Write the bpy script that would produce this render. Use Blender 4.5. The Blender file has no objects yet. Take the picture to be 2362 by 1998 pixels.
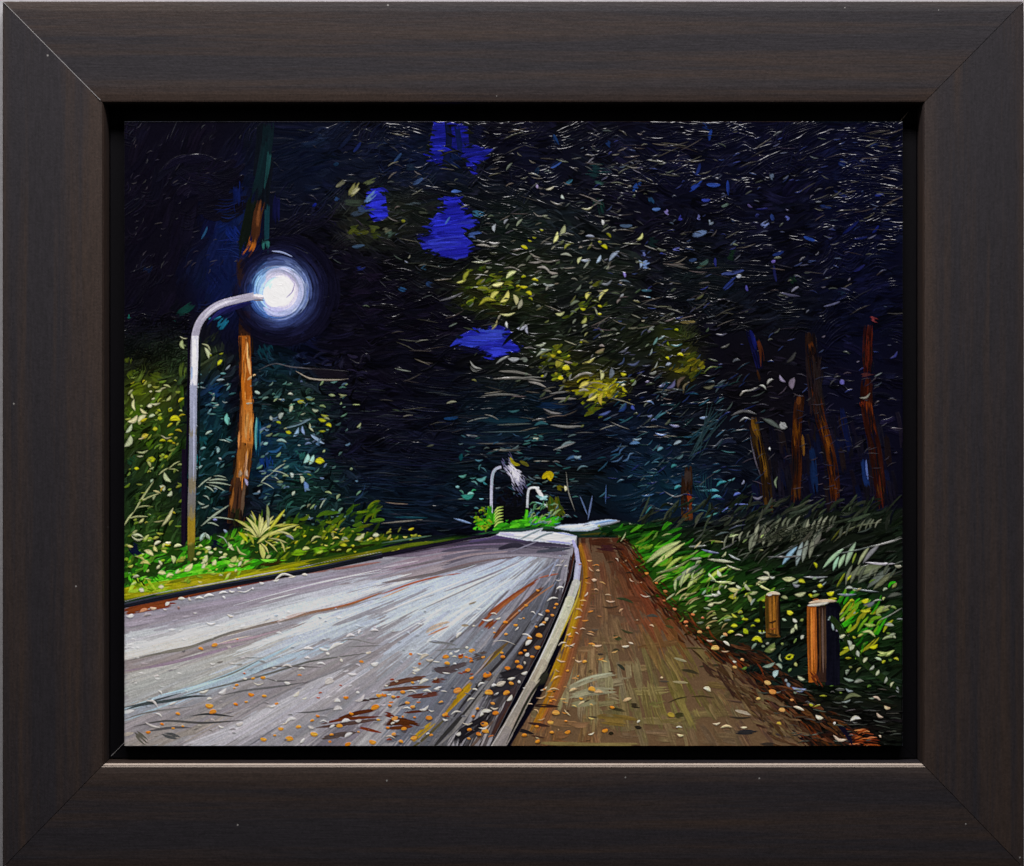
import bpy, math, random
import numpy as np
random.seed(7); RS = np.random.RandomState(11)
S = 0.0002                      # metres per unit; the whole piece is drawn in these units
CX, CY = 1181.0, 999.0          # centre of the framed piece
CAMD = 11000.0                  # camera distance in the same units
PF = 30.0                       # how far the paint surface lies behind the frame face
PX0, PX1, PY0, PY1 = 287.0, 2082.0, 280.5, 1720.5
ST = 1.25
W = int((PX1-PX0)/ST)+1; H = int((PY1-PY0)/ST)+1

# ------------------------------------------------------------------ the painter
def lin(h):
    h = h.lstrip('#'); v = [int(h[i:i+2], 16)/255. for i in (0, 2, 4)]
    return np.array([(c/12.92 if c <= .04045 else ((c+.055)/1.055)**2.4) for c in v])
COL = np.zeros((H, W, 3)); COL[:] = lin('08070f')
HT = np.zeros((H, W)); IDM = np.zeros((H, W), np.int32)
YY, XX = np.mgrid[0:H, 0:W].astype(float)
SX = XX*ST+PX0; SY = YY*ST+PY0
TILES = dict(A=(280, 270), B=(880, 270), C=(1480, 270), E=(280, 750), F=(880, 750), G=(1480, 750),
             H=(280, 1230), I=(880, 1230), J=(1480, 1230))
K = 3.475
def TP(t, pts):
    if t == 'D': return [(x*1.13285, y*1.13285) for x, y in pts]
    if t == 'P': return [(x, y) for x, y in pts]
    if t == 'Z': return [(1015+x/4.5, 992+y/4.5) for x, y in pts]
    ox, oy = TILES[t]; return [(ox+x/K, oy+y/K) for x, y in pts]
def TW(t, w): return w if t == 'P' else w/4.5 if t == 'Z' else (w*1.13285 if t == 'D' else w/K)

def polymask(pts):
    p = [((x-PX0)/ST, (y-PY0)/ST) for x, y in pts]
    m = np.zeros((H, W), bool); n = len(p)
    for i in range(n):
        (x0, y0), (x1, y1) = p[i], p[(i+1) % n]
        if y0 == y1: continue
        lo, hi = min(y0, y1), max(y0, y1)
        r = np.arange(max(0, math.ceil(lo)), min(H, math.ceil(hi)))
        if len(r) == 0: continue
        xs = x0+(r-y0)*(x1-x0)/(y1-y0)
        for yy, xv in zip(r, xs):
            k = min(W, max(0, math.ceil(xv))); m[yy, k:] ^= True
    return m
def blur(a, n):
    for _ in range(n):
        a = (np.roll(a, 1, 0)+np.roll(a, -1, 0)+2*a)/4; a = (np.roll(a, 1, 1)+np.roll(a, -1, 1)+2*a)/4
    return a
def vnoise(sx, sy, seed, oct=1):
    r = np.random.RandomState(seed); out = 0; amp = 1; tot = 0
    for o in range(oct):
        gx = max(2, int(W*ST/sx)+3); gy = max(2, int(H*ST/sy)+3)
        g = r.rand(gy+1, gx+1)
        fx = XX*ST/sx; fy = YY*ST/sy; ix = fx.astype(int); iy = fy.astype(int)
        ux = fx-ix; uy = fy-iy; ux = ux*ux*(3-2*ux); uy = uy*uy*(3-2*uy)
        ix = np.minimum(ix, gx-1); iy = np.minimum(iy, gy-1)
        v = (g[iy, ix]*(1-ux)+g[iy, ix+1]*ux)*(1-uy)+(g[iy+1, ix]*(1-ux)+g[iy+1, ix+1]*ux)*uy
        out = out+v*amp; tot += amp; amp *= .5; sx /= 2; sy /= 2
    return out/tot
def catmull(p, step):
    p = np.array(p, float)
    if len(p) == 2:
        n = max(2, int(np.hypot(*(p[1]-p[0]))/step)+1)
        return p[0]+(p[1]-p[0])*np.linspace(0, 1, n)[:, None]
    q = np.vstack([2*p[0]-p[1], p, 2*p[-1]-p[-2]]); out = []
    for i in range(1, len(q)-2):
        n = max(2, int(np.hypot(*(q[i+1]-q[i]))/step)+1)
        t = np.linspace(0, 1, n, endpoint=False)[:, None]
        out.append(.5*((2*q[i])+(-q[i-1]+q[i+1])*t+(2*q[i-1]-5*q[i]+4*q[i+1]-q[i+2])*t*t+(-q[i-1]+3*q[i]-3*q[i+1]+q[i+2])*t**3))
    out.append(p[-1][None]); return np.vstack(out)

def paint(pts, w, col, taper='both', var=.18, relief=.8, alpha=1., dry=0., thick=.35, clip=None, oid=None, col2=None, bs=3.9, edge=0., rag=None, butt=True):
    """one brush stroke: pts/w in units (w = full width), bristle ridges run along it"""
    c1 = lin(col) if isinstance(col, str) else np.array(col)
    c2 = None if col2 is None else (lin(col2) if isinstance(col2, str) else np.array(col2))
    hw = w/2/ST
    p = catmull([((x-PX0)/ST, (y-PY0)/ST) for x, y in pts], 5 if len(pts) > 2 else 400)
    seg = p[1:]-p[:-1]; L = np.hypot(seg[:, 0], seg[:, 1])+1e-6; cum = np.concatenate([[0], np.cumsum(L)]); tot = cum[-1]
    m = hw+1.5
    x0 = int(max(0, p[:, 0].min()-m)); x1 = int(min(W, p[:, 0].max()+m+2)); y0 = int(max(0, p[:, 1].min()-m)); y1 = int(min(H, p[:, 1].max()+m+2))
    if x1 <= x0 or y1 <= y0: return
    D = np.full((y1-y0, x1-x0), 1e9); SD = np.zeros_like(D); T = np.zeros_like(D)
    for i in range(len(seg)):
        a, b = p[i], p[i+1]
        sx0 = int(max(x0, min(a[0], b[0])-m)); sx1 = int(min(x1, max(a[0], b[0])+m+2)); sy0 = int(max(y0, min(a[1], b[1])-m)); sy1 = int(min(y1, max(a[1], b[1])+m+2))
        if sx1 <= sx0 or sy1 <= sy0: continue
        xx = np.arange(sx0, sx1)[None, :]-a[0]; yy = np.arange(sy0, sy1)[:, None]-a[1]
        t = np.clip((xx*seg[i, 0]+yy*seg[i, 1])/(L[i]**2), 0, 1)
        dx = xx-t*seg[i, 0]; dy = yy-t*seg[i, 1]; d = np.sqrt(dx*dx+dy*dy); sd = (seg[i, 0]*yy-seg[i, 1]*xx)/L[i]
        sl = (slice(sy0-y0, sy1-y0), slice(sx0-x0, sx1-x0)); k = d < D[sl]
        D[sl] = np.where(k, d, D[sl]); SD[sl] = np.where(k, sd, SD[sl]); T[sl] = np.where(k, cum[i]+t*L[i], T[sl])
    t = T/tot
    if taper == 'both': wp = np.clip(np.sqrt(np.clip(4*t*(1-t), 0, 1))*1.05, .12, 1)
    elif taper == 'lens': wp = np.clip(np.sin(np.pi*np.clip(t, .02, .98))**.62, .1, 1)
    elif taper == 'end': wp = np.clip(np.sqrt(np.clip(1-t, 0, 1))*1.2, .1, 1)
    elif taper == 'start': wp = np.clip(np.sqrt(np.clip(t, 0, 1))*1.2, .1, 1)
    else: wp = np.ones_like(t)
    hwp = hw*wp
    A = np.clip(hwp-D+.5, 0, 1)*min(1., 1.0)
    if hw < .7: A = A*1.0
    if taper == 'none' and butt:
        al = np.sqrt(np.clip(D*D-SD*SD, 0, None)); A = A*np.where((t <= 0) | (t >= 1), np.clip(1.6-al, 0, 1), 1)
    sel = A > 0
    if not sel.any(): return
    nb = max(1, int(round(w/bs))); nk = max(2, int(tot*ST/45)+2)
    u = np.clip(SD/np.maximum(hw, .5)*.5+.5, 0, .9999)
    wob = np.interp(t, np.linspace(0, 1, nk), RS.rand(nk)*.6)
    f = u*nb+wob; fi = np.floor(f).astype(int); fu = f-fi
    R = RS.rand(nb+3, nk)
    kt = t*(nk-1); ki = np.minimum(kt.astype(int), nk-2); ku = kt-ki
    def smp(i): return R[i, ki]*(1-ku)+R[i, ki+1]*ku
    r0 = smp(fi); r1 = smp(fi+1); s = fu*fu*(3-2*fu); rv = r0*(1-s)+r1*s
    cc = c1[None, None, :] if c2 is None else c1*(1-t[..., None])+c2*t[..., None]
    cc = cc*np.exp(var*(rv-.5)*2.6)[..., None]
    ridge = (.5-.5*np.cos(2*np.pi*fu))*(.35+.9*r0)
    if nb <= 1: ridge = np.clip(1-(D/np.maximum(hwp, .5))**2, 0, 1)
    a = A*alpha
    if dry > 0:
        a = a*np.clip((rv-dry*(.5+.7*t))*4.5+.75, 0, 1)
    if rag is None: rag = 1. if (dry > .05 and nb >= 3) else 0.
    if rag:
        el = min(.45, (8+w*.9)/ST/tot)
        g0 = np.clip((t/el-r0*.9)*3+.4, 0, 1); g1 = np.clip(((1-t)/el-R[(fi+1) % (nb+3), 0]*1.3)*2.5+.3, 0, 1)
        a = a*g0*g1
    if clip is not None: a = a*clip[y0:y1, x0:x1]
    if edge: 
        e = np.clip((D-hwp+2.2)/1.6, 0, 1)*edge; cc = cc*(1-e[..., None]*.75)
    sl = (slice(y0, y1), slice(x0, x1))
    COL[sl] = COL[sl]*(1-a[..., None])+cc*a[..., None]
    hv = thick+relief*ridge+.35*relief*np.clip((D-hwp*.6)/(hwp*.4+.1), 0, 1)*(hw > 2)
    HT[sl] = HT[sl]*(1-a)+a*(HT[sl]*.3+hv)
    if oid is not None: IDM[sl] = np.where(a > .45, oid, IDM[sl])

def P(t, pts, w, col, **k): paint(TP(t, pts), TW(t, w), col, **k)
def poly(t, pts, col, oid=None, soft=0, alpha=1.):
    m = polymask(TP(t, pts)); f = m.astype(float)
    if soft: f = blur(f, soft)
    f = f[..., None]*alpha; c = lin(col)
    COL[:] = COL*(1-f)+c*f
    if oid is not None: IDM[m] = oid
    return m
def pt_in(m, x, y):
    i = int((y-PY0)/ST); j = int((x-PX0)/ST)
    return 0 <= i < H and 0 <= j < W and m[i, j]
def at(a, x, y):
    return a[min(H-1, max(0, int((y-PY0)/ST))), min(W-1, max(0, int((x-PX0)/ST)))]
def arc(x, y, ang, ln, bend):
    c, s = math.cos(ang), math.sin(ang); h = ln/2
    return [(x-c*h, y-s*h), (x-s*bend*-1, y+c*bend*-1), (x+c*h, y+s*h)]
def jit(c, a=.2):
    return np.array(c)*math.exp(random.uniform(-a, a))*np.exp(RS.uniform(-a*.4, a*.4, 3))
rnd = random.uniform
R_ = math.radians

(WOODS, SKY, ROAD, PATH, KERB, LAMP, LAMP2, LAMP3, TRUNK, TR1, TR2, TR3, TR4, STUB, POST1, POST2, VERGE, UNDER, GLOW, FARROAD) = range(20)

# ---- local colour of the woods: soft patches over near black
BL = [ # x, y, rx, ry, colour, strength   (D units)
 (330,300,120,90,'0a0814',2),(330,520,110,150,'0a0813',2),(470,500,40,110,'0a1640',1.7),(440,560,50,60,'0b163c',1.4),
 (560,330,60,90,'0a1020',1),(640,320,60,60,'0a1226',1),(850,330,90,60,'0a1228',1),(760,620,110,120,'090712',2),(760,800,110,160,'080711',2),
 (850,900,120,120,'070a16',1.4),(800,1010,150,60,'071420',1.6),(600,720,60,50,'0a0f2c',.8),
 (300,720,60,40,'0d120c',1.8),(300,800,46,46,'3c480f',1.5),(290,870,42,60,'2a3c0f',1.5),(330,900,40,50,'22380e',1.3),(300,960,40,40,'1c3014',1.2),
 (360,740,36,40,'22301a',1),(420,740,30,30,'2a3416',1),(300,1050,60,40,'1e3413',1.6),(300,1110,60,40,'1f3a0d',1.5),
 (430,800,26,60,'0a1e30',1.3),(430,900,30,60,'0b2a2c',1.3),(420,1000,30,60,'0c2624',1.2),(560,740,40,40,'082024',1),
 (600,800,50,50,'10201c',1.3),(620,850,60,40,'142a22',1.4),(590,930,50,50,'0c2a34',1.3),(550,930,20,70,'0b2440',1.3),(620,1000,60,50,'10281e',1.3),(700,1050,70,30,'0e2018',1.2),
 (700,860,40,60,'080b18',1),(520,900,20,80,'0a1c20',.8),
 (740,420,40,40,'20241a',1),(820,430,60,50,'1c211a',1.2),(760,480,50,30,'22261a',1),(860,540,60,40,'0e130c',1),(900,480,40,40,'0e1418',.7),
 (960,400,80,50,'0c1016',1),(1050,460,60,50,'141c18',1.2),(1150,480,70,60,'12181a',1.2),(1080,540,70,40,'1c2312',1.3),(980,580,45,24,'262c0a',1.5),(1010,620,50,16,'262f0a',1.4),(1060,600,40,30,'222c10',1.2),
 (1170,570,70,50,'151b16',1),(1240,560,50,50,'171d16',1),(1100,660,70,40,'151b10',1.3),(1050,760,70,40,'10130f',1.3),(1130,720,50,30,'1e240e',1.4),(1220,780,36,20,'4a4a08',2.0),(1200,750,50,24,'1e220c',1.2),
 (1290,690,60,40,'181e10',1.2),(1380,730,34,40,'26280c',1.4),(1370,690,30,30,'2a320c',1),(1250,640,50,40,'141a14',1),
 (1050,850,100,60,'081620',1.5),(1040,920,100,30,'070f1a',1.2),(1200,900,70,50,'080e1c',1.3),(1300,900,60,60,'0a1626',1.3),(1330,980,70,60,'0a2030',1.5),(1200,1000,60,40,'08141c',1.2),(1420,860,50,60,'0a1018',1),(1420,1000,40,50,'0b1c30',1.2),
 (1200,330,120,70,'0a0b16',1.5),(1400,330,140,70,'08091c',1.6),(1600,300,140,80,'07081a',1.6),(1760,400,90,160,'06081e',2.2),(1550,480,120,90,'080918',1.6),(1450,560,80,60,'0c1214',1.3),(1600,620,100,60,'090c14',1.6),(1740,640,80,100,'06081c',1.6),
 (1570,800,90,120,'0b090e',1.4),(1760,850,70,140,'09091a',1.5),(1680,900,60,100,'0a0a1c',1.3),(1500,950,60,80,'09101c',1.2),(960,980,40,50,'08161c',1.3),(1150,960,60,30,'0c100c',1),
 (1100,330,60,60,'090b1e',1),(700,350,90,60,'0a0f1e',1),
]
num = np.zeros((H, W, 3)); den = np.full((H, W), .35); num += lin('080711')*.35
for x, y, rx, ry, c, s in BL:
    g = s*np.exp(-(((SX-x*1.13285)/(rx*1.13285))**2+((SY-y*1.13285)/(ry*1.13285))**2)*1.2)
    num += g[..., None]*lin(c); den += g
FC = num/den[..., None]
COL[:] = FC
n1 = vnoise(260, 200, 3, 2); n2 = vnoise(120, 90, 5, 2)
RM = np.clip((vnoise(150, 110, 31, 2)-.42)*5, .12, 1.15)
def flow(x, y): return (at(n1, x, y)-.5)*3.6+(at(n2, x, y)-.5)*1.8

# regions of ground kept free of woods strokes
M_road = polymask(TP('P', [(287,1402),(430,1372),(600,1338),(880,1282),(1010,1256),(1130,1240),(1180,1222),(1290,1214),(1420,1200),(1432,1202),(1400,1214),(1330,1232),(1330,1260),(1316,1330),(1290,1400),(1250,1490),(1190,1600),(1128,1722),(280,1722)]))
M_path = polymask(TP('D', [(1178,1096),(1290,1096),(1305,1150),(1350,1210),(1400,1280),(1480,1360),(1560,1430),(1640,1519),(1040,1519),(1100,1420),(1150,1300),(1180,1180)]))

# ---- woods: broad bristly dabs, everywhere
def woods(n, x0, x1, y0, y1, lmin, lmax, wmin, wmax, rel, bright=1., horiz=.6, var=.6, dry=.35):
    for _ in range(n):
        x = rnd(x0, x1); y = rnd(y0, y1)
        a = flow(x, y)*(1-horiz)+rnd(-.35, .35)
        c = at(FC, x, y)*bright
        paint(arc(x, y, a, rnd(lmin, lmax), rnd(-9, 9)), rnd(wmin, wmax), jit(c*random.choice([.45, .8, 1., 1.5]), .3), var=var, relief=rel*rnd(.6, 1.2)*at(RM, x, y), dry=dry*rnd(.2, 1), oid=WOODS, taper=random.choice(['both','none','end']))
# left half: quieter paint, long diagonal sweeps
for _ in range(520):
    x = rnd(287, 1000); y = rnd(280, 1230)
    a = R_(rnd(-80, -50)) if x < 620 else flow(x, y)*.8
    paint(arc(x, y, a, rnd(50, 130), rnd(-10, 10)), rnd(14, 30), jit(at(FC, x, y), .25), var=.3, relief=rnd(.2, .45), dry=.3, oid=WOODS)
for k in range(40):  # crown swirl upper left
    r = rnd(30, 120); a0 = rnd(-2.6, -.9)
    paint([(455+r*1.0*math.cos(a), 480+r*math.sin(a)) for a in (a0, a0+.35, a0+.7)], rnd(12, 22), jit(lin('0c0a18'), .2), relief=.7, oid=WOODS)
for _ in range(60):
    x = rnd(470, 545); y = rnd(370, 500)
    paint(arc(x, y, rnd(-.5, 0), rnd(30, 70), -6), rnd(10, 18), jit(lin('0a0915'), .2), relief=.75, oid=WOODS)
woods(1150, 860, 2082, 280, 760, 35, 95, 12, 26, .95, horiz=.66)
woods(700, 980, 2082, 640, 1240, 30, 85, 10, 22, .9, horiz=.6)
woods(380, 980, 1400, 880, 1110, 60, 150, 10, 20, 1.0, horiz=.93)
woods(420, 620, 1100, 760, 1240, 40, 110, 10, 24, .5, horiz=.85)
woods(330, 700, 1000, 300, 760, 30, 80, 10, 20, .7, horiz=.5)
# sharper top and right bristle fans
for cx, cy, n, a, ln, sp in [(1560,305,9,-.05,90,26),(1700,310,9,-.3,110,30),(1860,320,9,-.45,130,32),(1800,370,9,-.35,120,26),(1350,310,8,-.3,100,25),(1420,430,8,.1,90,28),(2010,330,9,.15,110,40),(1990,400,10,-.05,120,40),
    (1600,655,8,.1,120,34),(1730,560,8,-.05,110,34),(1600,300,8,.05,110,24),(1180,430,8,.3,90,26),(1110,480,8,.35,90,26),(960,440,8,.2,80,26),(1260,560,7,.1,90,28),(1930,560,7,-.4,60,30),(1180,870,9,.2,120,30),(1150,960,9,0,170,40),(1290,1010,9,-.05,190,30),(1050,900,8,0,90,40),(2020,460,9,.0,110,40),(1400,640,8,.1,120,28),(1700,640,8,.0,120,28)]:
    for k in range(n):
        x = cx+rnd(-40, 40); y = cy+(k/n-.5)*2*sp+rnd(-5, 5)
        paint(arc(x, y, a+rnd(-.12, .12), ln*rnd(.6, 1.1), rnd(-9, 9)), rnd(10, 18), jit(at(FC, x, y)*.9, .2), var=.3, relief=1.25, dry=.2, oid=WOODS, bs=4.6)
def fan(cx, cy, n, a, ln, sp, bend, w=2.6, rel=1.5, k=.8):
    nx, ny = -math.sin(a), math.cos(a)
    for i in range(n):
        o = (i-n/2)*sp+rnd(-1.2, 1.2); sh = rnd(-ln*.2, ln*.2)
        x = cx+nx*o+math.cos(a)*sh; y = cy+ny*o+math.sin(a)*sh
        if not (PX0 < x < PX1 and PY0 < y < PY1): continue
        paint(arc(x, y, a+i*rnd(-.01, .02), ln*rnd(.45, 1.05), bend), w*rnd(.7, 1.2), jit(at(FC, x, y)*k, .4), relief=rel*rnd(.5, 1.2), thick=.3, taper='lens', bs=9, oid=WOODS)
for _ in range(230):
    x = rnd(860, 2070); y = rnd(290, 800) if random.random() < .7 else rnd(600, 1150)
    if x > 1650 and y > 800: continue
    fan(x, y, random.randint(4, 10), rnd(-.55, .3) if random.random() < .85 else rnd(-1.3, -.6), rnd(30, 90), rnd(4.6, 7), rnd(-14, 14), rel=rnd(.9, 1.7), k=rnd(.7, 1.8))
for _ in range(60):
    fan(rnd(290, 900), rnd(290, 800), random.randint(4, 9), R_(rnd(-80, -30)) if random.random() < .6 else rnd(-.6, .4), rnd(30, 80), rnd(4.6, 7), rnd(-12, 12), rel=rnd(.5, 1.1), k=rnd(.8, 1.8))
for _ in range(70):
    fan(rnd(600, 1380), rnd(860, 1180), random.randint(4, 10), rnd(-.12, .12), rnd(60, 150), rnd(5, 8), rnd(-4, 4), rel=rnd(.5, 1.3), k=rnd(.8, 2.2))
# ---- night sky seen through the crowns
SKE = []
def sky(t, pts, hexs, n, ang=-.1):
    m = polymask(TP(t, pts)); ys, xs = np.nonzero(m)
    f = blur(m.astype(float), 2)
    COL[:] = COL*(1-f[..., None])+lin(hexs[0])*f[..., None]; IDM[m] = SKY; HT[:] = HT*(1-f)
    em = m & (blur(m.astype(float), 5) < .8); ey, ex = np.nonzero(em); SKE.append((ex, ey))
    for _ in range(n):
        k = random.randrange(len(xs)); x = xs[k]*ST+PX0; y = ys[k]*ST+PY0
        paint(arc(x, y, ang+rnd(-.05, .05), rnd(60, 130), rnd(-3, 3)), rnd(12, 20), jit(lin(random.choice(hexs)), .2), var=.35, relief=.9, clip=m, dry=.25, bs=3.)
    return m
BLUE = ['1a1c92', '151678', '2024a0', '262c9c']
sky('B', [(420,40),(520,40),(515,200),(500,330),(530,400),(480,400),(380,330),(390,200)], ['14177a','10146a','1a1e8c'], 40)
sky('B', [(560,60),(690,50),(700,230),(860,250),(870,320),(770,380),(745,450),(690,420),(660,300),(560,240)], ['121568','0e1158','181b86'], 40)
P('B', [(530,40),(540,200),(510,380)], 50, '0a1030', relief=.6, oid=WOODS, taper='none')
P('B', [(600,60),(620,180),(640,320)], 44, '0b1440', relief=.6, oid=WOODS, taper='none', dry=.3)
P('B', [(700,100),(850,140)], 110, '0a0c20', relief=.9, oid=WOODS, dry=.1)
P('B', [(520,300),(660,400)], 90, '0a1638', relief=.9, oid=WOODS, dry=.2)
sky('D', [(746,392),(762,380),(783,385),(786,410),(790,440),(765,458),(745,425)], BLUE, 25)
sky('B', [(500,640),(600,635),(680,720),(720,780),(790,850),(700,900),(650,940),(720,1000),(760,1060),(690,1090),(690,1130),(640,1160),(560,1130),(440,1110),(340,1070),(300,1000),(280,940),(390,940),(370,880),(430,790),(500,720)], BLUE, 110)
sky('F', [(550,170),(620,90),(700,50),(820,20),(930,0),(1030,40),(1000,90),(1070,140),(1140,160),(1100,205),(960,250),(830,275),(850,230),(760,190),(660,180),(560,190)], ['1f249c','2730a8','191d84','2a389c'], 80, .03)
for ex, ey in SKE:
    for _ in range(int(len(ex)/11)):
        k = random.randrange(len(ex)); x = ex[k]*ST+PX0; y = ey[k]*ST+PY0
        paint(arc(x, y, rnd(-.5, .5), rnd(14, 34), rnd(-4, 4)), rnd(3, 8), jit(lin(random.choice(['07070e', '0c1014', '10140e', '0a0e20', '181c88'])), .3), relief=.9, dry=.3, oid=WOODS if random.random() < .7 else None, taper='lens')
P('F', [(550,200),(700,200),(850,235)], 60, '0b0b22', relief=.9, oid=WOODS, dry=.1, taper='end')
P('B', [(510,860),(530,830),(550,800)], 14, '3b5c9a', relief=.8)
# blue breaths and teal dabs among the leaves
def dabs(t, data, oid=None, **k):
    for d in data:
        x0, y0, x1, y1, w, c = d[:6]; b = d[6] if len(d) > 6 else 4
        mx, my = (x0+x1)/2, (y0+y1)/2; dx, dy = x1-x0, y1-y0; L = math.hypot(dx, dy)+1e-6
        P(t, [(x0, y0), (mx-dy/L*b, my+dx/L*b), (x1, y1)], w, c, oid=oid, **k)
dabs('B', [(560,600,670,570,30,'3a5590'),(1350,410,1450,345,28,'2c4684'),(250,540,330,490,30,'31456a'),(100,360,160,290,26,'1c3050'),(1380,140,1420,230,30,'15305c'),(1800,190,1850,240,40,'12264e'),
 (1470,540,1530,500,24,'2a5468'),(1700,520,1840,530,34,'2c4a44'),(720,760,840,790,50,'2c5672'),(170,680,330,690,60,'2b3438'),(270,750,410,750,46,'33382e'),(0,920,90,880,44,'4a4c3c'),(10,970,160,880,46,'33443c'),(110,950,250,910,30,'3a4a66'),
 (290,1260,390,1170,44,'1e3a4e'),(350,1330,430,1350,40,'243e6a'),(130,1370,210,1390,34,'1c3e64'),(2060,540,2010,600,40,'1a3a7a'),(170,400,320,400,50,'101c2c'),(1260,400,1230,500,30,'12263e'),(2050,520,2085,560,50,'14306c'),(1910,870,2010,870,26,'36475e'),
 (680,960,830,930,60,'38508a'),(160,830,190,830,24,'6a6c1c'),(440,1230,500,1190,40,'1f3f44'),(1620,430,1850,430,120,'0e2428'),(1730,640,1760,800,90,'0c2320'),(20,850,180,810,50,'1e2214')], dry=.35, var=.35, relief=.9)
dabs('A', [(1720,560,1800,500,30,'5a5a48'),(1820,640,1900,520,56,'7d7c4c'),(1840,620,1910,560,34,'a8a682'),(1930,540,2060,490,34,'4a5236'),(1700,650,1760,660,34,'20365c'),(1770,680,1960,690,50,'2f3a30'),(1860,740,2060,730,46,'2c3c5a'),(1940,690,2060,580,40,'5a78a8'),
 (1820,790,1960,750,40,'2a3644'),(1980,880,2080,870,60,'3c4420'),(1850,1040,1950,1030,30,'2a3c50'),(1860,950,1980,900,60,'1a1e10'),(2000,960,2080,930,50,'2b3312'),(1530,720,1560,690,20,'101c70'),(1700,380,1740,370,30,'10243c'),(1860,280,1920,200,24,'121c4a'),(1870,1220,1960,1200,34,'141c50'),
 (40,1600,90,1600,40,'14544a'),(700,1620,800,1600,30,'1a5c74'),(770,1700,850,1610,70,'145a74'),(430,1600,600,1480,60,'0c2e2a'),(400,1660,480,1620,50,'0c2c2c'),(640,980,690,880,16,'1e4468'),(740,920,880,840,70,'0a1640'),(180,1260,240,1170,60,'0a1228'),
 (930,500,940,800,80,'0a1440'),(850,860,940,1000,100,'0b1a52'),(720,1200,820,1350,160,'090f30'),(850,1050,850,1350,130,'0a1234'),(1250,600,1240,900,60,'0c0e30'),(1740,260,1860,120,30,'0c1226')], dry=.3, var=.35, relief=.55)
dabs('C', [(480,50,560,100,60,'0a1a43'),(560,100,540,190,24,'173073'),(440,460,470,370,24,'172661'),(370,600,500,500,34,'1e3583'),(520,540,630,545,30,'243c83'),(690,510,700,630,24,'172a6b'),(480,665,550,665,24,'283586'),(60,640,100,700,40,'173452'),(85,740,150,735,26,'3e598d'),
 (185,740,225,780,34,'6b649a'),(290,800,330,810,44,'272b77'),(440,800,480,800,40,'595e93'),(525,850,580,830,40,'768393'),(400,950,525,915,44,'596e93'),(235,1050,330,1050,36,'595fa1'),(140,1110,190,1090,36,'2b3581'),(0,1200,65,1160,60,'6981ae'),(0,1100,45,1090,34,'59649a'),(380,1150,440,1140,26,'243557'),
 (430,1210,540,1140,44,'2d433e'),(950,880,1030,835,44,'6170a1'),(1040,780,1060,830,30,'1f3064'),(1140,830,1200,775,38,'4b5597'),(910,790,945,785,30,'2f3573'),(910,740,1010,730,16,'15174d'),(850,700,890,725,18,'463f6b'),(1300,960,1390,990,26,'1e3981'),(1050,1110,1140,1075,26,'152457'),
 (640,1260,820,1230,28,'323e73'),(650,1390,760,1280,36,'243270'),(1540,590,1650,640,22,'151e49'),(1870,630,1940,610,22,'192364'),(1430,710,1520,730,30,'121f46'),(1610,940,1740,830,24,'0c1343'),(1850,930,1900,870,20,'0d1550'),(1700,1240,1790,1185,24,'171a49'),(1700,980,1810,960,18,'0f1543'),
 (1035,440,1060,510,34,'4d5a6e'),(1060,1190,1080,1320,24,'14173f'),(1570,350,1660,380,60,'0a1746'),(1560,1410,1690,1410,40,'0f1c2d'),(1190,1270,1250,1340,60,'0b1c14'),(840,1350,850,1400,18,'434186'),(590,1130,595,1200,20,'1d215a'),(690,1090,760,1120,90,'0c1e15'),(40,1000,150,1000,80,'0a191a'),
 (310,1645,430,1640,24,'5c522f'),(1820,1600,1910,1640,34,'682a2d'),(1260,1360,1200,1400,16,'737386'),(1120,1410,1270,1440,20,'434359'),(1460,1520,1590,1480,14,'4b4d68'),(640,720,700,690,20,'4b5e57'),(760,1280,800,1270,24,'939aa8'),(1040,1160,1070,1150,22,'6457a1'),(0,1390,80,1390,20,'305464'),(0,1450,70,1445,18,'4b7086')], dry=.25, var=.3, relief=.9)
# ---- leaves that catch the lamp light
PALE = ['b9b8a4', 'a8ad9c', 'c9c8a8', '8f9a94', 'd2cfa6']
def leaf(t, x, y, ln, ang, w, c, **k):
    a = R_(ang); bnd = random.choice([-1, 1])*rnd(.04, .24); kw = dict(taper='lens', var=.16, relief=.6, thick=.9, bs=5, edge=.6); kw.update(k); w = w*(rnd(.85, 1.2) if kw['taper'] == 'lens' else .92); ln = ln*(1 if kw['taper'] == 'lens' else .92)
    P(t, [(x-math.cos(a)*ln/2, y-math.sin(a)*ln/2), (x-math.sin(a)*ln*bnd, y+math.cos(a)*ln*bnd), (x+math.cos(a)*ln/2, y+math.sin(a)*ln/2)], w, c, **kw)
# clusters of olive / yellow in the crown
for (t, x0, x1, y0, y1, n, pal, wl) in [('B',640,1150,1180,1560,60,['4d5210','3f470c','5e6416','2a3a0c'],26),('F',1230,1600,120,420,40,['3c430c','4f5510','2a340e'],24),('F',1540,2000,420,640,70,['8a8510','a39c1c','6e6c0e','7a7a12'],30),
     ('G',240,560,180,440,36,['4a480c','5c580e','32360c'],22),('B',1480,1900,1380,1680,26,['3c440e','2c3612'],22),('F',1620,1800,620,720,14,['3a4a0e','4c520e'],22),('A',1800,2080,860,960,12,['2c3210','3a4016'],22)]:
    cx_, cy_ = (x0+x1)/2, (y0+y1)/2
    for _ in range(n):
        x = random.gauss(cx_, (x1-x0)/4.6); y = random.gauss(cy_, (y1-y0)/4.6); a = R_(rnd(-50, 10)); L = rnd(40, 100)
        P(t, [(x-math.cos(a)*L/2, y-math.sin(a)*L/2), (x, y+rnd(-10, 10)), (x+math.cos(a)*L/2, y+math.sin(a)*L/2)], rnd(wl*.8, wl*1.5), jit(lin(random.choice(pal)), .3), dry=.4, var=.5, relief=.8)
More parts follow.
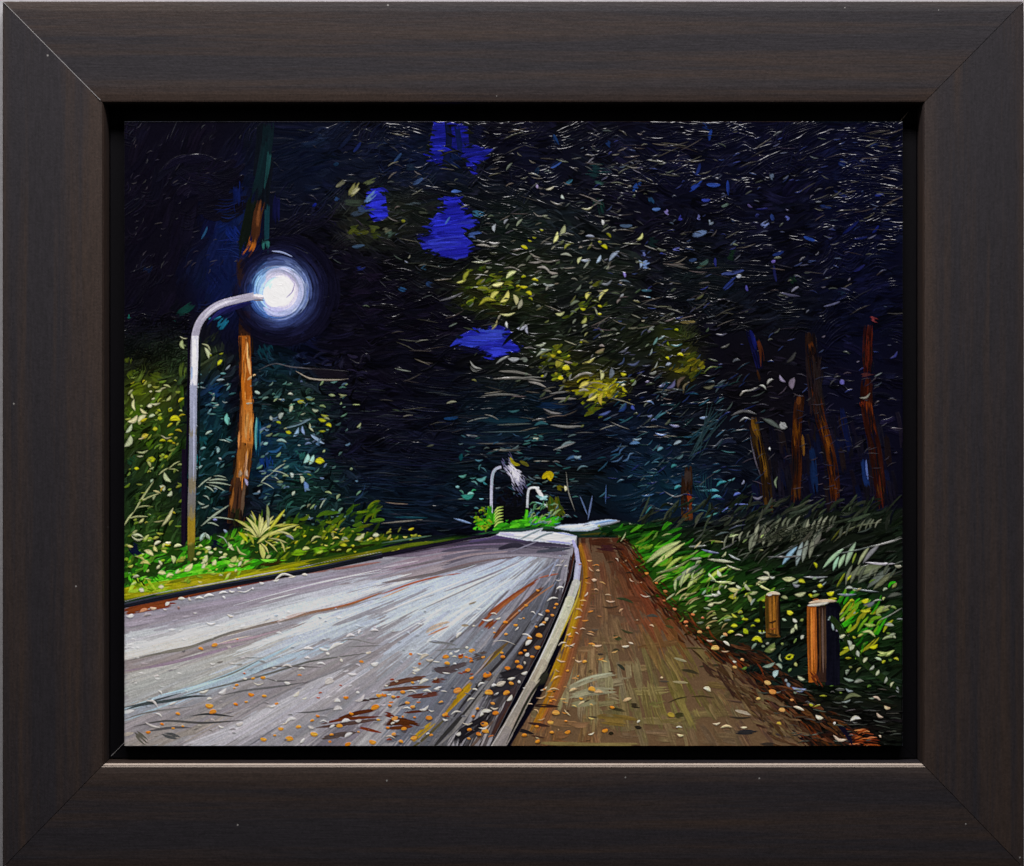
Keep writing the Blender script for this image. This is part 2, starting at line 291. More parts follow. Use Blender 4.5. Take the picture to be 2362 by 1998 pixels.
# dark strokes cut back over them
for _ in range(300):
    x = rnd(980, 1640); y = rnd(560, 1010)
    if at(IDM, x, y) == SKY or at(IDM, x-30, y) == SKY or at(IDM, x+30, y) == SKY: continue
    paint(arc(x, y, rnd(-.7, .15), rnd(30, 80), rnd(-8, 8)), rnd(4, 11), jit(np.minimum(at(FC, x, y), .02)*.6, .3), relief=1.1, dry=.3, taper='lens', bs=4.4)
for _ in range(110):
    x = rnd(880, 1320); y = rnd(430, 760)
    if at(IDM, x, y) == SKY or at(IDM, x-28, y) == SKY or at(IDM, x+28, y) == SKY: continue
    paint(arc(x, y, rnd(-.35, .5), rnd(35, 85), rnd(-9, 9)), rnd(8, 16), jit(np.minimum(at(FC, x, y), .012)*.7, .3), relief=1.2, taper='lens', oid=WOODS)
LB = [(910,890,60,100,26,'a5adb4'),(1000,840,50,-50,16,'8f949c'),(1395,965,90,-70,28,'d9db94'),(1450,910,90,-65,34,'9da27a'),(1770,845,40,80,24,'c4c6c4'),(1670,957,70,3,20,'98a0b4'),(1350,570,70,-20,18,'d0ccb4'),(1250,557,34,80,22,'a89cc4'),(1455,640,36,60,20,'c8d4cc'),(1400,690,100,20,12,'8a8680'),
 (1590,1150,60,-60,26,'c0c690'),(1635,1148,80,0,20,'9aa6b8'),(1740,1140,70,-60,28,'a0b4c8'),(1865,1115,110,-45,30,'8390a4'),(2070,960,70,-50,24,'c8cc84'),(1750,1000,30,10,20,'9a9c2a'),(1820,950,50,45,20,'7c7e14'),(1785,1045,50,30,26,'a8a818'),(1145,1045,56,25,26,'bcb81a'),(1190,990,30,20,18,'a4a81a'),(1225,965,30,10,14,'9a9e20'),(1285,905,30,10,14,'a6aa26'),
 (1240,1160,120,-5,18,'8a8680'),(1040,1265,95,-35,36,'c0c68c'),(1010,1575,120,-5,18,'c9c98c'),(985,1440,110,-55,44,'d3cd72'),(910,1435,90,-50,34,'c5c264'),(930,1340,90,-12,34,'cbc98a'),(1070,1465,80,75,36,'b6b280'),(1110,1500,80,-70,30,'8f8e78'),(850,1490,140,-15,30,'93922e'),(640,1315,80,-20,24,'b4b45e'),(680,1275,90,-60,30,'8c9030'),
 (820,1385,130,12,28,'777e1e'),(1340,1340,90,5,18,'98a09c'),(1225,1345,36,-10,18,'a8b0ac'),(1140,1283,36,-10,22,'9aa014'),(1230,1310,50,10,22,'c3be20'),(1140,1360,60,5,26,'c0bc1c'),(1095,1360,34,0,14,'b8b41a'),(1180,1418,50,25,28,'bcb81c'),(1195,1460,34,30,18,'94981a'),(1660,1435,60,-55,30,'c5c266'),(1780,1425,110,-50,30,'ccc87c'),
 (1615,1535,44,10,20,'a8a81c'),(1750,1520,34,20,18,'bcb822'),(1748,1575,34,10,18,'c4c028'),(1620,1630,60,-50,26,'a8ac5e'),(1550,1495,80,-25,24,'66705c'),(1430,1570,70,-10,24,'b8bc84'),(1720,1560,60,70,14,'9ca080'),(1925,1430,40,-40,20,'a4a8ac'),(1945,1265,44,70,24,'8a80c8'),(1800,1320,100,-15,20,'6a7078'),(1950,1320,90,8,16,'5a6874'),(1650,725,90,-10,14,'b8b890'),
 (1005,1665,50,80,26,'c8cccc'),(1120,1687,70,-15,24,'b8bcd0'),(905,1665,90,-60,16,'b4ac78'),(800,1155,150,-5,16,'b4b89c'),(820,1035,120,8,18,'a8a49c'),(905,1005,90,2,16,'8a8a88'),(560,1440,200,-20,14,'6a6a70'),(1325,1140,200,3,14,'7c7870'),(1480,1110,90,8,22,'a0a494'),(1490,1040,60,-40,20,'8c9040'),(2070,1180,60,80,24,'8498b8'),(840,1240,34,-30,14,'c0bca0'),
 (200,1160,30,30,14,'8c94a8'),(1550,1560,110,-40,16,'708044'),(1260,780,90,20,10,'98948c'),(1050,1225,140,12,10,'98948a'),(1300,1225,110,20,20,'a8a49c'),(1230,1110,90,25,12,'9a9488')]
for x, y, ln, a, w, c in LB: leaf('B', x, y, ln, a, w, c)
LF = [(1275,155,90,-15,26,'a4ac94'),(1300,225,130,-25,22,'8c9480'),(1430,310,80,-50,48,'8c8830'),(1480,352,56,0,40,'ccc428'),(1425,218,34,0,26,'c8c42a'),(1375,240,40,10,26,'a89c20'),(1435,430,44,0,32,'d0c822'),(1500,248,24,-20,16,'b4b81e'),(1290,412,30,-30,20,'a8ac20'),(1400,390,26,60,24,'84801e'),(1515,415,50,-70,18,'8a8c84'),
 (1660,285,110,-25,24,'b6b05c'),(1750,205,80,-25,24,'8a7c5c'),(1620,410,170,-12,22,'8a867c'),(1755,400,80,85,36,'bcbc84'),(1835,385,80,-80,40,'66707c'),(1940,390,44,10,26,'bcb828'),(1625,480,90,-30,46,'c8bc5a'),(1700,465,70,0,26,'a8a020'),(1690,580,100,-30,34,'cdc25c'),(1810,500,110,-30,30,'b0ac34'),(1770,590,100,-80,40,'b9a63c'),(1930,470,50,15,26,'ccccae'),(1950,515,60,50,24,'a8a418'),(1620,530,80,-5,22,'a4a08c'),
 (1940,200,90,-30,22,'5c6070'),(2020,300,100,-15,20,'4a5474'),(1920,290,80,-50,16,'3c4a6a'),(1060,270,90,0,30,'8c9094'),(970,280,120,-30,22,'8a8e8c'),(1140,280,70,5,30,'6a7068'),(1240,905,50,5,20,'c8ccb4'),(1370,690,150,15,20,'8a8888'),(1060,685,90,-5,24,'2e5a60'),(1280,800,110,-5,24,'30606a'),(1490,960,120,-20,24,'6e8084'),(1540,1080,120,0,24,'3a5a80'),(1400,1100,60,5,10,'7a7a7a'),
 (1790,705,100,-20,22,'4c5c94'),(1930,660,90,-50,40,'1e3468'),(2020,660,40,60,24,'3c4c9c'),(1880,985,110,-40,14,'3a5a84'),(1930,1010,90,-50,14,'3a5a84'),(1890,1070,110,-30,14,'4a6a90'),(1960,1070,70,-40,14,'4a6a90'),(2000,1045,60,-40,12,'5a7a9c'),(2030,950,80,-5,24,'5c84b4'),(2050,910,70,-5,14,'8cacc0'),(1570,1050,60,0,24,'78909c'),(1610,1150,90,-20,16,'688894'),(1850,880,100,-5,8,'2a4a6a'),
 (1170,40,60,85,20,'a0a4b4'),(1135,15,70,-25,20,'b0b4c0'),(1600,140,20,0,14,'a8ac20'),(1640,75,40,-50,14,'a8a870'),(1880,575,30,-30,16,'a8a81c'),(2010,440,36,-20,22,'5c7420')]
for x, y, ln, a, w, c in LF: leaf('F', x, y, ln, a, w, c)
dabs('F', [(500,750,620,740,24,'12345c'),(730,750,1200,770,50,'0c2430'),(1220,640,1500,640,50,'0a1c34'),(900,850,1500,860,60,'08161e'),(560,580,620,700,20,'0c0a16')], dry=.3, relief=1.0)
# long thin catches of light over centre foliage
for (x0, y0, x1, y1, w, c, b) in [(900,430,1300,450,20,'7c7a74',-16),(940,370,1200,400,20,'6c6a64',-10),(1180,455,1320,500,18,'8a8680',-10),(800,570,1100,560,16,'5c5c58',-10),(930,800,1200,790,12,'4c5450',0),(790,860,1190,850,8,'3a4a50',0),(760,950,1120,950,10,'50504e',0),(900,1000,1110,1005,16,'74746c',0),(1360,800,1610,810,20,'7c7c78',10),(1380,590,1560,590,18,'74706a',0),(1100,430,1290,420,12,'6a6a66',-8),(1350,550,1500,530,16,'6a6a68',0),(710,290,800,350,16,'8a8c88',20),(710,330,780,370,14,'7a7c78',16),(1380,1000,1560,940,14,'7a7c7c',0),(30,1420,210,1435,10,'6a5c50',4),(0,1590,330,1560,12,'706c64',0),(580,1550,720,1590,16,'6a80a4',0),(100,1540,370,1545,16,'123c48',0),(680,880,770,890,14,'7a7c80',4),(1220,1090,1360,1090,8,'808078',0)]:
    dabs('F', [(x0, y0, x1, y1, w, c, b)], relief=.9, taper='lens', dry=.2)
# random specks of light, green-grey, blue, per area
def specks(n, x0, x1, y0, y1, pal, l0, l1, w0, w1, a0=-60, a1=20, gauss=False, avoid=(SKY,), **k):
    for _ in range(n):
        if gauss: x = random.gauss((x0+x1)/2, (x1-x0)/4); y = random.gauss((y0+y1)/2, (y1-y0)/4)
        else: x = rnd(x0, x1); y = rnd(y0, y1)
        if not (PX0 < x < PX1 and PY0 < y < PY1): continue
        if IDM[int((y-PY0)/ST), int((x-PX0)/ST)] in avoid: continue
        if k.get('mask') is not None and at(RM, x, y) < random.random()*1.1: continue
        kw = dict(taper='lens', var=.15, relief=.6, thick=.8, bs=6, edge=.45); kw.update(k); kw.pop('mask', None)
        paint(arc(x, y, R_(rnd(a0, a1)), rnd(l0, l1), rnd(-2.5, 2.5)), rnd(w0, w1), jit(lin(random.choice(pal)), .3), **kw)
specks(160, 1000, 1600, 480, 1000, ['70746a','54584c','8c8c7c','3c4434','62663c'], 8, 24, 2.5, 6, gauss=True)
specks(240, 1340, 2060, 300, 900, ['4a5068','6a6c78','34406a','2a3468','50524c'], 7, 22, 1.6, 3.4, -50, 30)
specks(150, 900, 1500, 300, 620, ['5a5a58','484a4c','6c6a62','30323a'], 10, 30, 1.6, 3.2, -40, 40)
specks(90, 1380, 1680, 880, 1180, ['1c4458','2a5264','3c6474','202c60','444f5c'], 12, 34, 2.2, 4.5, -50, 10)
specks(110, 1060, 1330, 1000, 1200, ['244a50','3c6c70','506064','2a4a5c'], 8, 20, 2, 4, -30, 30)
specks(90, 620, 1000, 300, 700, ['2c2c36','3a3c40','24262e'], 8, 26, 1.5, 2.6, -30, 50)
specks(80, 300, 560, 290, 640, ['2c2a36','3c3a40','201e2c'], 5, 20, 1.3, 2.2, -70, -10)
# long dim strands of light in the near-black right side and over centre
specks(420, 1300, 2075, 290, 760, ['2e2b2a','3c3935','24222a','55514b','1c1c24'], 18, 60, 1.3, 2.2, -35, 15, edge=0, relief=.7, mask=1)
specks(300, 880, 1560, 300, 1010, ['3a3834','55524a','2a2927','75736a'], 20, 56, 1.4, 2.6, -25, 25, edge=0, relief=.7, mask=1)
specks(100, 620, 1150, 900, 1230, ['1c1e26','24282e','141a24'], 24, 70, 1.3, 2.2, -8, 8, edge=0)
# ---- tall pine behind the lamp
for _ in range(30):
    P('A', [(1150+rnd(-50,60), rnd(40,400)), (1120+rnd(-60,60), rnd(400,800))], rnd(20,50), jit(lin('0a0e16'), .2), relief=.4, taper='none')
P('A', [(1180,40),(1170,200),(1130,420),(1080,640)], 90, '0c1a20', taper='none', relief=.5, dry=.2, oid=TRUNK)
P('A', [(1165,180),(1120,420),(1060,600)], 56, '0b1d22', relief=.7, dry=.35, oid=TRUNK)
P('A', [(1190,260),(1170,440),(1140,600)], 34, '16383a', relief=.7, dry=.3, oid=TRUNK, taper='end')
P('A', [(1060,620),(1010,860),(950,1130)], 80, '0c120e', taper='none', relief=.5, dry=.1, oid=TRUNK)
P('A', [(1170,700),(1165,900),(1160,1110)], 40, '10303a', taper='none', relief=.6, dry=.2, oid=TRUNK)
P('A', [(1160,960),(1155,1080)], 60, '2a6460', relief=.6, dry=.3, oid=TRUNK)
P('A', [(1120,680),(1090,800),(1070,960),(1040,1070)], 70, '3a2012', relief=.5, oid=TRUNK, taper='none', dry=.1)
P('A', [(1120,650),(1100,780),(1080,900)], 34, '5c351c', relief=.6, oid=TRUNK, taper='start', dry=.45, var=.4)
P('A', [(1060,960),(1040,1040),(990,1120)], 64, '9a5418', relief=.6, oid=TRUNK, taper='none', dry=.15)
P('A', [(960,1120),(960,1260),(985,1380)], 70, '2a1a10', relief=.6, oid=TRUNK, taper='none', dry=.2)
P('A', [(990,1560),(985,1738)], 90, '1c1014', relief=.4, oid=TRUNK, taper='none')
P('E', [(990,0),(990,120)], 100, '20120e', relief=.4, oid=TRUNK, taper='none')
P('E', [(985,90),(995,300),(1000,480),(1005,640)], 92, '9c5418', relief=.45, oid=TRUNK, taper='none', bs=5)
P('E', [(1005,600),(1005,780),(1000,980)], 112, 'ae6a2a', relief=.45, oid=TRUNK, taper='none', bs=5)
P('E', [(1000,950),(975,1120),(955,1280)], 120, '84501f', relief=.45, oid=TRUNK, taper='none', bs=5)
P('E', [(955,1230),(930,1400),(905,1590)], 120, '40281a', relief=.5, oid=TRUNK, taper='none', bs=5)
P('E', [(1000,100),(1015,260),(1035,400)], 26, 'd9a668', relief=.5, oid=TRUNK)
P('E', [(955,100),(955,400),(960,640)], 22, '5a3014', relief=.5, oid=TRUNK, taper='none', dry=.2)
P('E', [(970,380),(975,540),(990,680)], 26, 'b8681c', relief=.5, oid=TRUNK)
P('E', [(960,640),(955,860),(950,990)], 22, '6c3c18', relief=.5, oid=TRUNK, taper='none', dry=.2)
dabs('E', [(1015,700,1000,860,34,'c88c48',4),(1045,740,1035,900,26,'d49a54',4),(995,800,1000,920,22,'cc9658',0),(945,850,940,990,20,'c48248',0),(1020,900,1030,930,16,'2a1810',0),(990,950,1000,960,20,'3a2010',0),(1010,1040,990,1220,30,'b08460',4),(1005,1010,1000,1160,14,'cc9a70',4),(955,1160,945,1220,22,'a8886c',0),(1035,990,1010,1200,22,'5c3414',0),(925,1030,905,1300,24,'5c3818',0),(990,1250,960,1560,30,'5c4838',0),(900,1300,870,1500,30,'7c4c20',0),(940,1290,920,1560,14,'241612',0)], relief=.6, taper='lens', oid=TRUNK, edge=.35)
P('E', [(1055,690),(1068,760),(1058,960),(1030,1180)], 8, '2a1408', relief=.3, taper='lens')
dabs('E', [(1010,440,1075,395,20,'c8a878',0),(1030,490,1085,480,10,'a09c88',0),(1000,630,1050,625,14,'a4a090',0),(1070,530,1110,550,22,'a4b8ac',0),(1080,590,1125,610,14,'7c98a8',4)], relief=.8)
P('E', [(990,-10),(992,60),(994,150)], 88, '2c1810', taper='none', relief=.5, dry=.35, rag=1, oid=TRUNK)
P('E', [(990,60),(994,200)], 70, '6c3c18', relief=.5, dry=.5, oid=TRUNK, taper='end')
tl = [(946,60),(950,300),(955,560),(940,760),(925,960),(900,1200),(870,1420),(850,1600)]; tr_ = [(1042,60),(1050,330),(1056,560),(1068,740),(1060,940),(1036,1160),(1000,1400),(965,1610)]
for L_ in (tl, tr_):
    for i in range(len(L_)-1):
        for _ in range(5):
            f = rnd(0, .6); x0 = L_[i][0]*(1-f)+L_[i+1][0]*f+rnd(-9, 9); y0 = L_[i][1]*(1-f)+L_[i+1][1]*f
            P('E', [(x0, y0), (x0+(L_[i+1][0]-L_[i][0])*.6+rnd(-6, 6), y0+(L_[i+1][1]-L_[i][1])*.6)], rnd(7, 16), random.choice(['0c0a0a', '1c1008', '0a1414', '3a1e0c']), relief=.6, dry=.35, taper='lens')
for _ in range(26):
    y = rnd(120, 1300); x = 1000-max(0, y-950)*.12+rnd(-36, 40); P('E', [(x, y), (x-rnd(-4, 10), y+rnd(60, 160))], rnd(5, 10), random.choice(['5c3010', 'cc8c44', '6c3c18', 'b87030']), relief=.6, dry=.3, taper='lens')
for _ in range(16): P('E', [(rnd(870,960), rnd(1460,1560)), (rnd(850,960), rnd(1570,1660))], rnd(14,26), random.choice(['140e0c','241810','1c2010']), relief=.6, dry=.4)
# ---- foliage of the left bank
for _ in range(520):
    x = rnd(287, 560); y = rnd(820, 1290)
    paint(arc(x, y, rnd(-1.4, -.2), rnd(20, 60), rnd(-8, 8)), rnd(5, 13), jit(at(FC, x, y)*random.choice([.25, .7, 1., 1.5, 1.9]), .35), var=.6, relief=.7, dry=.4, oid=WOODS, clip=(IDM != TRUNK))
for _ in range(130):
    x = rnd(287, 440); y = rnd(740, 860); fan(x, y, random.randint(3, 6), rnd(-1.2, .2), rnd(20, 46), rnd(4.5, 6), rnd(-12, 12), rel=1., k=random.choice([.3, .5, 1.2]))
for _ in range(420):
    x = rnd(575, 850); y = rnd(820, 1230)
    paint(arc(x, y, rnd(-1.2, .8), rnd(20, 55), rnd(-9, 9)), rnd(5, 12), jit(at(FC, x, y)*random.choice([.3, .8, 1.2, 1.9, 2.6]), .35), var=.6, relief=.9, dry=.4, oid=WOODS, clip=(IDM != TRUNK))
dabs('E', [(700,560,820,480,100,'0e2c50'),(700,700,860,680,90,'0e2c30'),(640,880,680,960,70,'0e3c42'),(600,1040,620,1190,50,'1a6a6c'),(860,740,850,790,30,'6cb4b0'),(1100,740,1095,1060,50,'0c4a68'),(1085,740,1080,1000,18,'4a8a8c'),(1160,1040,1170,1160,110,'0e2c64'),(1180,760,1160,880,60,'0a2438'),(1130,140,1190,280,130,'0a2c36'),(1400,1060,1460,1000,90,'1c4c48'),(1540,930,1630,960,34,'4c6c90'),(1320,825,1520,750,22,'5a707c'),(1520,880,1630,950,24,'7c90a8'),
  (200,500,60,560,120,'50600e'),(60,360,100,420,90,'3c4a0e'),(60,250,60,330,60,'3c4610'),(220,400,340,430,70,'3c4a10'),(40,640,200,760,130,'38520c'),(60,820,200,860,120,'2c440e'),(200,1000,260,900,60,'3e5c0e'),(60,1060,120,1100,90,'183822'),(80,1400,200,1380,90,'2a4014'),(240,1550,420,1500,100,'243a10'),(500,280,490,460,60,'3e4e1c'),(480,460,490,700,40,'2c4410'),(500,150,500,190,44,'6a7650')], relief=.7, dry=.4, var=.4)
LE = [(90,570,40,70,18,'b8bc7c'),(105,640,90,85,26,'d8d8a0'),(180,690,70,35,24,'d4d098'),(90,750,90,-35,34,'dad4a4'),(165,750,80,-40,34,'d6d4a4'),(245,730,50,-20,24,'bcc8a0'),(60,830,80,-55,34,'b4c09c'),(50,930,100,-60,40,'a8b08c'),(225,640,40,-30,30,'d4d4b0'),(270,628,80,-5,16,'c8c8a0'),(300,518,60,-25,16,'c0c090'),(235,530,24,0,18,'c4c49c'),(255,590,30,-20,14,'c4c49c'),(430,762,80,0,50,'c8c41e'),(395,687,36,-30,30,'a8ac1c'),(300,687,30,20,26,'9aa41c'),(310,750,36,0,34,'98a41c'),(270,835,40,0,34,'b0b028'),(190,895,60,-35,36,'b6a838'),
 (160,905,50,-20,14,'d8c898'),(330,930,50,-5,18,'b8bc18'),(390,933,44,0,18,'b4b41c'),(245,1070,50,10,44,'a8b01c'),(360,1062,36,-20,26,'a8b01c'),(220,1115,56,60,26,'b0b870'),(122,1152,40,0,28,'b8bc1c'),(370,1220,90,55,30,'b4c094'),(325,1310,50,50,36,'b4bc9c'),(385,1350,50,-50,30,'b4bc9c'),(265,1385,40,-60,20,'a0ac80'),(245,1250,34,-50,22,'98ac90'),(370,1540,170,-58,26,'b4b484'),(300,1570,90,-10,12,'a0a070'),(360,890,90,10,14,'b0ac84'),(170,1010,90,-8,20,'a8b080'),(150,1050,50,0,14,'b0b48c'),
 (495,155,70,80,34,'a4b07c'),(500,100,60,15,10,'c0c09c'),(685,225,90,70,34,'b4bc94'),(680,180,90,40,14,'a8ac84'),(790,300,56,-50,34,'c4c82a'),(800,228,36,-20,14,'98a020'),(715,238,20,0,20,'8c9a18'),(850,755,90,85,34,'74bcb0'),(760,650,50,-30,16,'c8d4c8'),(730,548,36,-5,12,'c0ccc4'),(700,862,60,-30,18,'b8d0c0'),(830,930,90,15,12,'a0b8ac'),(765,1000,50,80,26,'90b4b4'),(655,990,44,-20,20,'8cb4b4'),(830,612,44,10,8,'98a8a8'),
 (1435,605,50,0,28,'a8a428'),(1505,582,50,0,22,'9aa01e'),(1355,665,70,-80,34,'b8c0a0'),(1285,730,56,-60,36,'94a098'),(1205,745,36,60,22,'a4b0a4'),(1610,760,60,15,32,'acb020'),(1630,722,60,10,18,'98a03c'),(1660,808,44,20,26,'b4b420'),(1340,858,44,15,28,'b8b820'),(1610,850,50,0,16,'98a01c'),(1260,785,40,20,20,'94a020'),(1590,1093,70,0,46,'c6c41e'),(1400,860,80,-60,34,'84a4c0'),(1460,845,70,75,30,'849cc4'),(1285,935,80,10,20,'a0c0b8'),(1155,948,40,-20,24,'8cb8b4'),(1480,1070,80,-65,34,'9cccc0'),(1525,1080,80,-65,34,'a0ccc0'),
 (1525,820,70,65,16,'c0c8a4'),(1355,555,40,5,18,'c4ccb8'),(1280,605,44,25,12,'b4c0ac'),(1455,712,44,-20,14,'a8b498'),(1555,678,50,10,26,'98a488'),(1360,1205,40,70,30,'b4c4bc'),(1440,1238,56,80,30,'b0bc9c'),(1470,1295,80,85,34,'6484b8'),(1505,1200,34,20,12,'8c9418'),(1425,965,24,0,14,'bcccc4'),(1380,1350,40,-60,24,'b0bca8'),(680,1385,60,35,14,'a4b8a8'),(640,1425,60,25,14,'a0b0a0'),(670,1455,70,-20,12,'a8b8a8'),(790,1075,24,40,14,'c0c8c8'),(1090,1340,50,-40,20,'a8b0b8'),(1000,1260,60,70,26,'a09cc0'),(950,1190,50,85,22,'a88c70'),(1010,1190,60,85,20,'c0a894'),
 (1165,1520,160,-88,30,'8c9a64'),(1045,1560,90,75,22,'9ca080'),(835,1660,50,50,26,'8c9cb8'),(650,1700,70,-60,22,'b8ccb0'),(700,1690,70,45,20,'a4b8a4'),(130,1700,110,12,20,'c0c49c'),(750,1562,34,0,20,'98a0e0')]
for x, y, ln, a, w, c in LE: leaf('E', x, y, ln, a, w, c)
for (x0, y0, x1, y1, w) in [(610,1305,720,1220,10),(700,1245,850,1243,12),(680,1262,880,1285,12),(700,1280,830,1330,10),(670,1290,740,1335,10),(740,1210,840,1225,8),(1120,1260,1190,1200,10),(1190,1200,1310,1110,10),(1190,1165,1330,1200,8),(1120,1260,1220,1310,8),(1200,1215,1260,1240,8),(640,1610,860,1445,16),(690,1545,900,1560,10),(690,1585,780,1610,10),(380,1150,470,1090,8),(300,1200,380,1145,10),(380,1155,460,1170,10),(100,1500,260,1250,14),(20,1610,100,1495,14),(50,1550,210,1535,14),(130,1430,300,1350,12),(110,1470,230,1450,10),(1480,1520,1520,1560,8),(1590,1470,1640,1390,10)]:
    P('E', [(x0,y0),((x0+x1)/2,(y0+y1)/2-8),(x1,y1)], w, '93a08c' if x0 > 500 else '9aa070', taper='lens', relief=.7)
specks(90, 290, 420, 870, 1290, ['8a9438','a4a870','5c7420','7c8c3c','b0a820'], 6, 18, 3, 7)
specks(120, 590, 830, 880, 1210, ['4c7068','6c8c7c','3c5c5c','8c9c70','5c7890'], 6, 18, 2.4, 6)
specks(60, 430, 540, 840, 1180, ['3c6c74','5c8c8c','8ca0a0','30586c'], 6, 18, 2.2, 5, avoid=(SKY, TRUNK))
P('E', [(1400,370),(1520,430),(1700,440),(1820,430)], 14, '8c8476', relief=1., taper='lens')
P('E', [(1100,360),(1230,310),(1400,340),(1820,370)], 10, '4c4a4e', relief=1., taper='lens')
for k in range(9): P('E', [(1500+k*8,340+k*9),(1650,360+k*8),(1810,375+k*7)], 8, '141018', relief=1.1)

# ---- glow and lamp
gx, gy = 641, 672
def glowcol(r):
    st = [(0,'ffffff'),(30,'fbf8ff'),(36,'dcd6ea'),(47,'b9bad8'),(57,'8494b8'),(68,'4a5a88'),(80,'242c52'),(96,'11122a'),(120,'0a0918'),(175,'070610')]
    for (r0, c0), (r1, c1) in zip(st, st[1:]):
        if r <= r1: f = (r-r0)/(r1-r0); return lin(c0)*(1-f)+lin(c1)*f
    return lin(st[-1][1])
rr = np.hypot(SX-gx, (SY-gy)*.97)*1.1; mk = np.clip((125-rr)/60, 0, 1)
st = np.array([[*glowcol(r)] for r in range(0, 180)]); gi = np.clip(rr.astype(int), 0, 179)
COL[:] = COL*(1-mk[..., None])+st[gi]*mk[..., None]
rads = sorted([rnd(18, 150) for _ in range(420)], reverse=True); rads = [r for r in rads if r < 128]
for r in rads:
    a0 = rnd(0, 6.283); sp = rnd(.4, 1.3) if r > 60 else rnd(.8, 2.2)
    if r > 85 and 2.3 < (a0+sp/2) % 6.283 < 4.6 and random.random() < .75: continue
    j = 1.+.12*math.sin(a0+2.)
    pts = [(gx+r*j*math.cos(a0+sp*k/5), gy+r*j*math.sin(a0+sp*k/5)) for k in range(6)]
    c = glowcol(max(0, r*1.08+rnd(-6, 6)))*(rnd(.75, 1.3) if r > 40 else 1)
    if r < 75 and math.sin(a0+sp/2) > .1 and math.cos(a0+sp/2) < .7: c = c*np.array([.9, .93, 1.12])
    if r < 80 and math.cos(a0+sp/2) < -.3: c = c*np.array([.7, 1.05, 1.15])
    paint(pts, rnd(7, 15), np.minimum(c, 1), relief=.55 if r > 40 else .25, var=.5 if r > 50 else .06, dry=.45 if r > 52 else 0, bs=3., oid=GLOW if r < 118 else None, alpha=.85)
P('A', [(1200,1390),(1280,1340),(1310,1420),(1220,1470),(1180,1400),(1250,1390)], 110, 'ffffff', var=.02, relief=.25, oid=GLOW)
for _ in range(12): P('A', [(1245+rnd(-60,60),1395+rnd(-60,60)),(1245+rnd(-60,60),1395+rnd(-50,60))], 40, 'ffffff', var=.02, relief=.25)
P('A', [(1390,1330),(1370,1400),(1320,1450)], 8, '9c90c0', relief=.2); P('A', [(1310,1240),(1400,1330)], 8, 'b0a4cc', relief=.2)
P('A', [(1205,1075),(1290,1085),(1370,1120)], 12, '98a4cc', relief=.6)
# arm and pole
P('A', [(1050,1490),(900,1530),(760,1590),(690,1660)], 44, '14143c', relief=.4, taper='lens')
P('A', [(700,1640),(820,1540),(940,1490),(1060,1480)], 34, '23235c', relief=.4, taper='lens', dry=.2)
pole = TP('A', [(1060,1436),(940,1462),(800,1500),(700,1560),(630,1640),(595,1738)])+TP('E', [(585,200),(580,500)])
paint(pole, 17, 'a9a5b8', taper='none', var=.1, relief=.35, oid=LAMP, thick=1.0)
paint([(x+3, y-2) for x, y in pole[1:5]], 6, 'c9c6d4', relief=.3, oid=LAMP)
P('A', [(1050,1440),(1100,1440),(1140,1452)], 44, 'b8b0bc', taper='both', relief=.4, oid=LAMP, thick=1.2)
P('A', [(1060,1425),(1140,1435)], 20, 'f4f0f4', relief=.3, oid=LAMP); P('A', [(1060,1470),(1140,1470)], 12, '6c6470', relief=.3, oid=LAMP)
paint(TP('E', [(590,120),(577,600),(571,1100),(563,1450),(560,1738)])+TP('H', [(558,215)]), 16.2, '82848f', taper='none', var=.06, relief=.3, oid=LAMP, col2='7c6c30')
P('E', [(592,90),(588,300),(578,480)], 52, 'dcdcea', taper='none', var=.05, relief=.3, oid=LAMP)
P('E', [(590,110),(586,300),(580,430)], 30, 'f2f2fa', relief=.3, oid=LAMP)
P('E', [(565,330),(562,440)], 14, '9cb0d4', relief=.3)
P('E', [(577,440),(577,700),(574,900)], 56, 'a2a7c0', col2='84899f', rag=1, dry=.08, taper='none', var=.08, relief=.3, oid=LAMP)
P('E', [(574,840),(571,1100),(567,1300)], 60, '80859a', col2='74777f', rag=1, dry=.08, taper='none', var=.08, relief=.3, oid=LAMP)
P('E', [(567,1290),(563,1450),(562,1560)], 62, '76757c', rag=1, dry=.08, taper='none', var=.08, relief=.3, oid=LAMP, col2='6a6450')
paint(TP('E', [(562,1500),(560,1738)])+TP('H', [(558,225)]), 17, '8b7420', rag=1, dry=.1, taper='none', var=.12, relief=.3, oid=LAMP)
P('H', [(560,100),(556,232)], 50, '9b8a3c', taper='end', relief=.3, oid=LAMP)
P('E', [(582,500),(582,900),(578,1250)], 16, 'a3a8c0', taper='lens', relief=.2)
P('E', [(540,120),(535,700),(520,1200),(515,1738)], 18, '0d0818', taper='none', relief=.4, dry=.1)
P('E', [(630,100),(625,600),(612,1300)], 12, '0a1418', taper='none', relief=.4, dry=.2)
paint(TP('E', [(500,1000),(495,1738)])+TP('H', [(500,190)]), 9, '140c1c', taper='none', relief=.3, dry=.1)
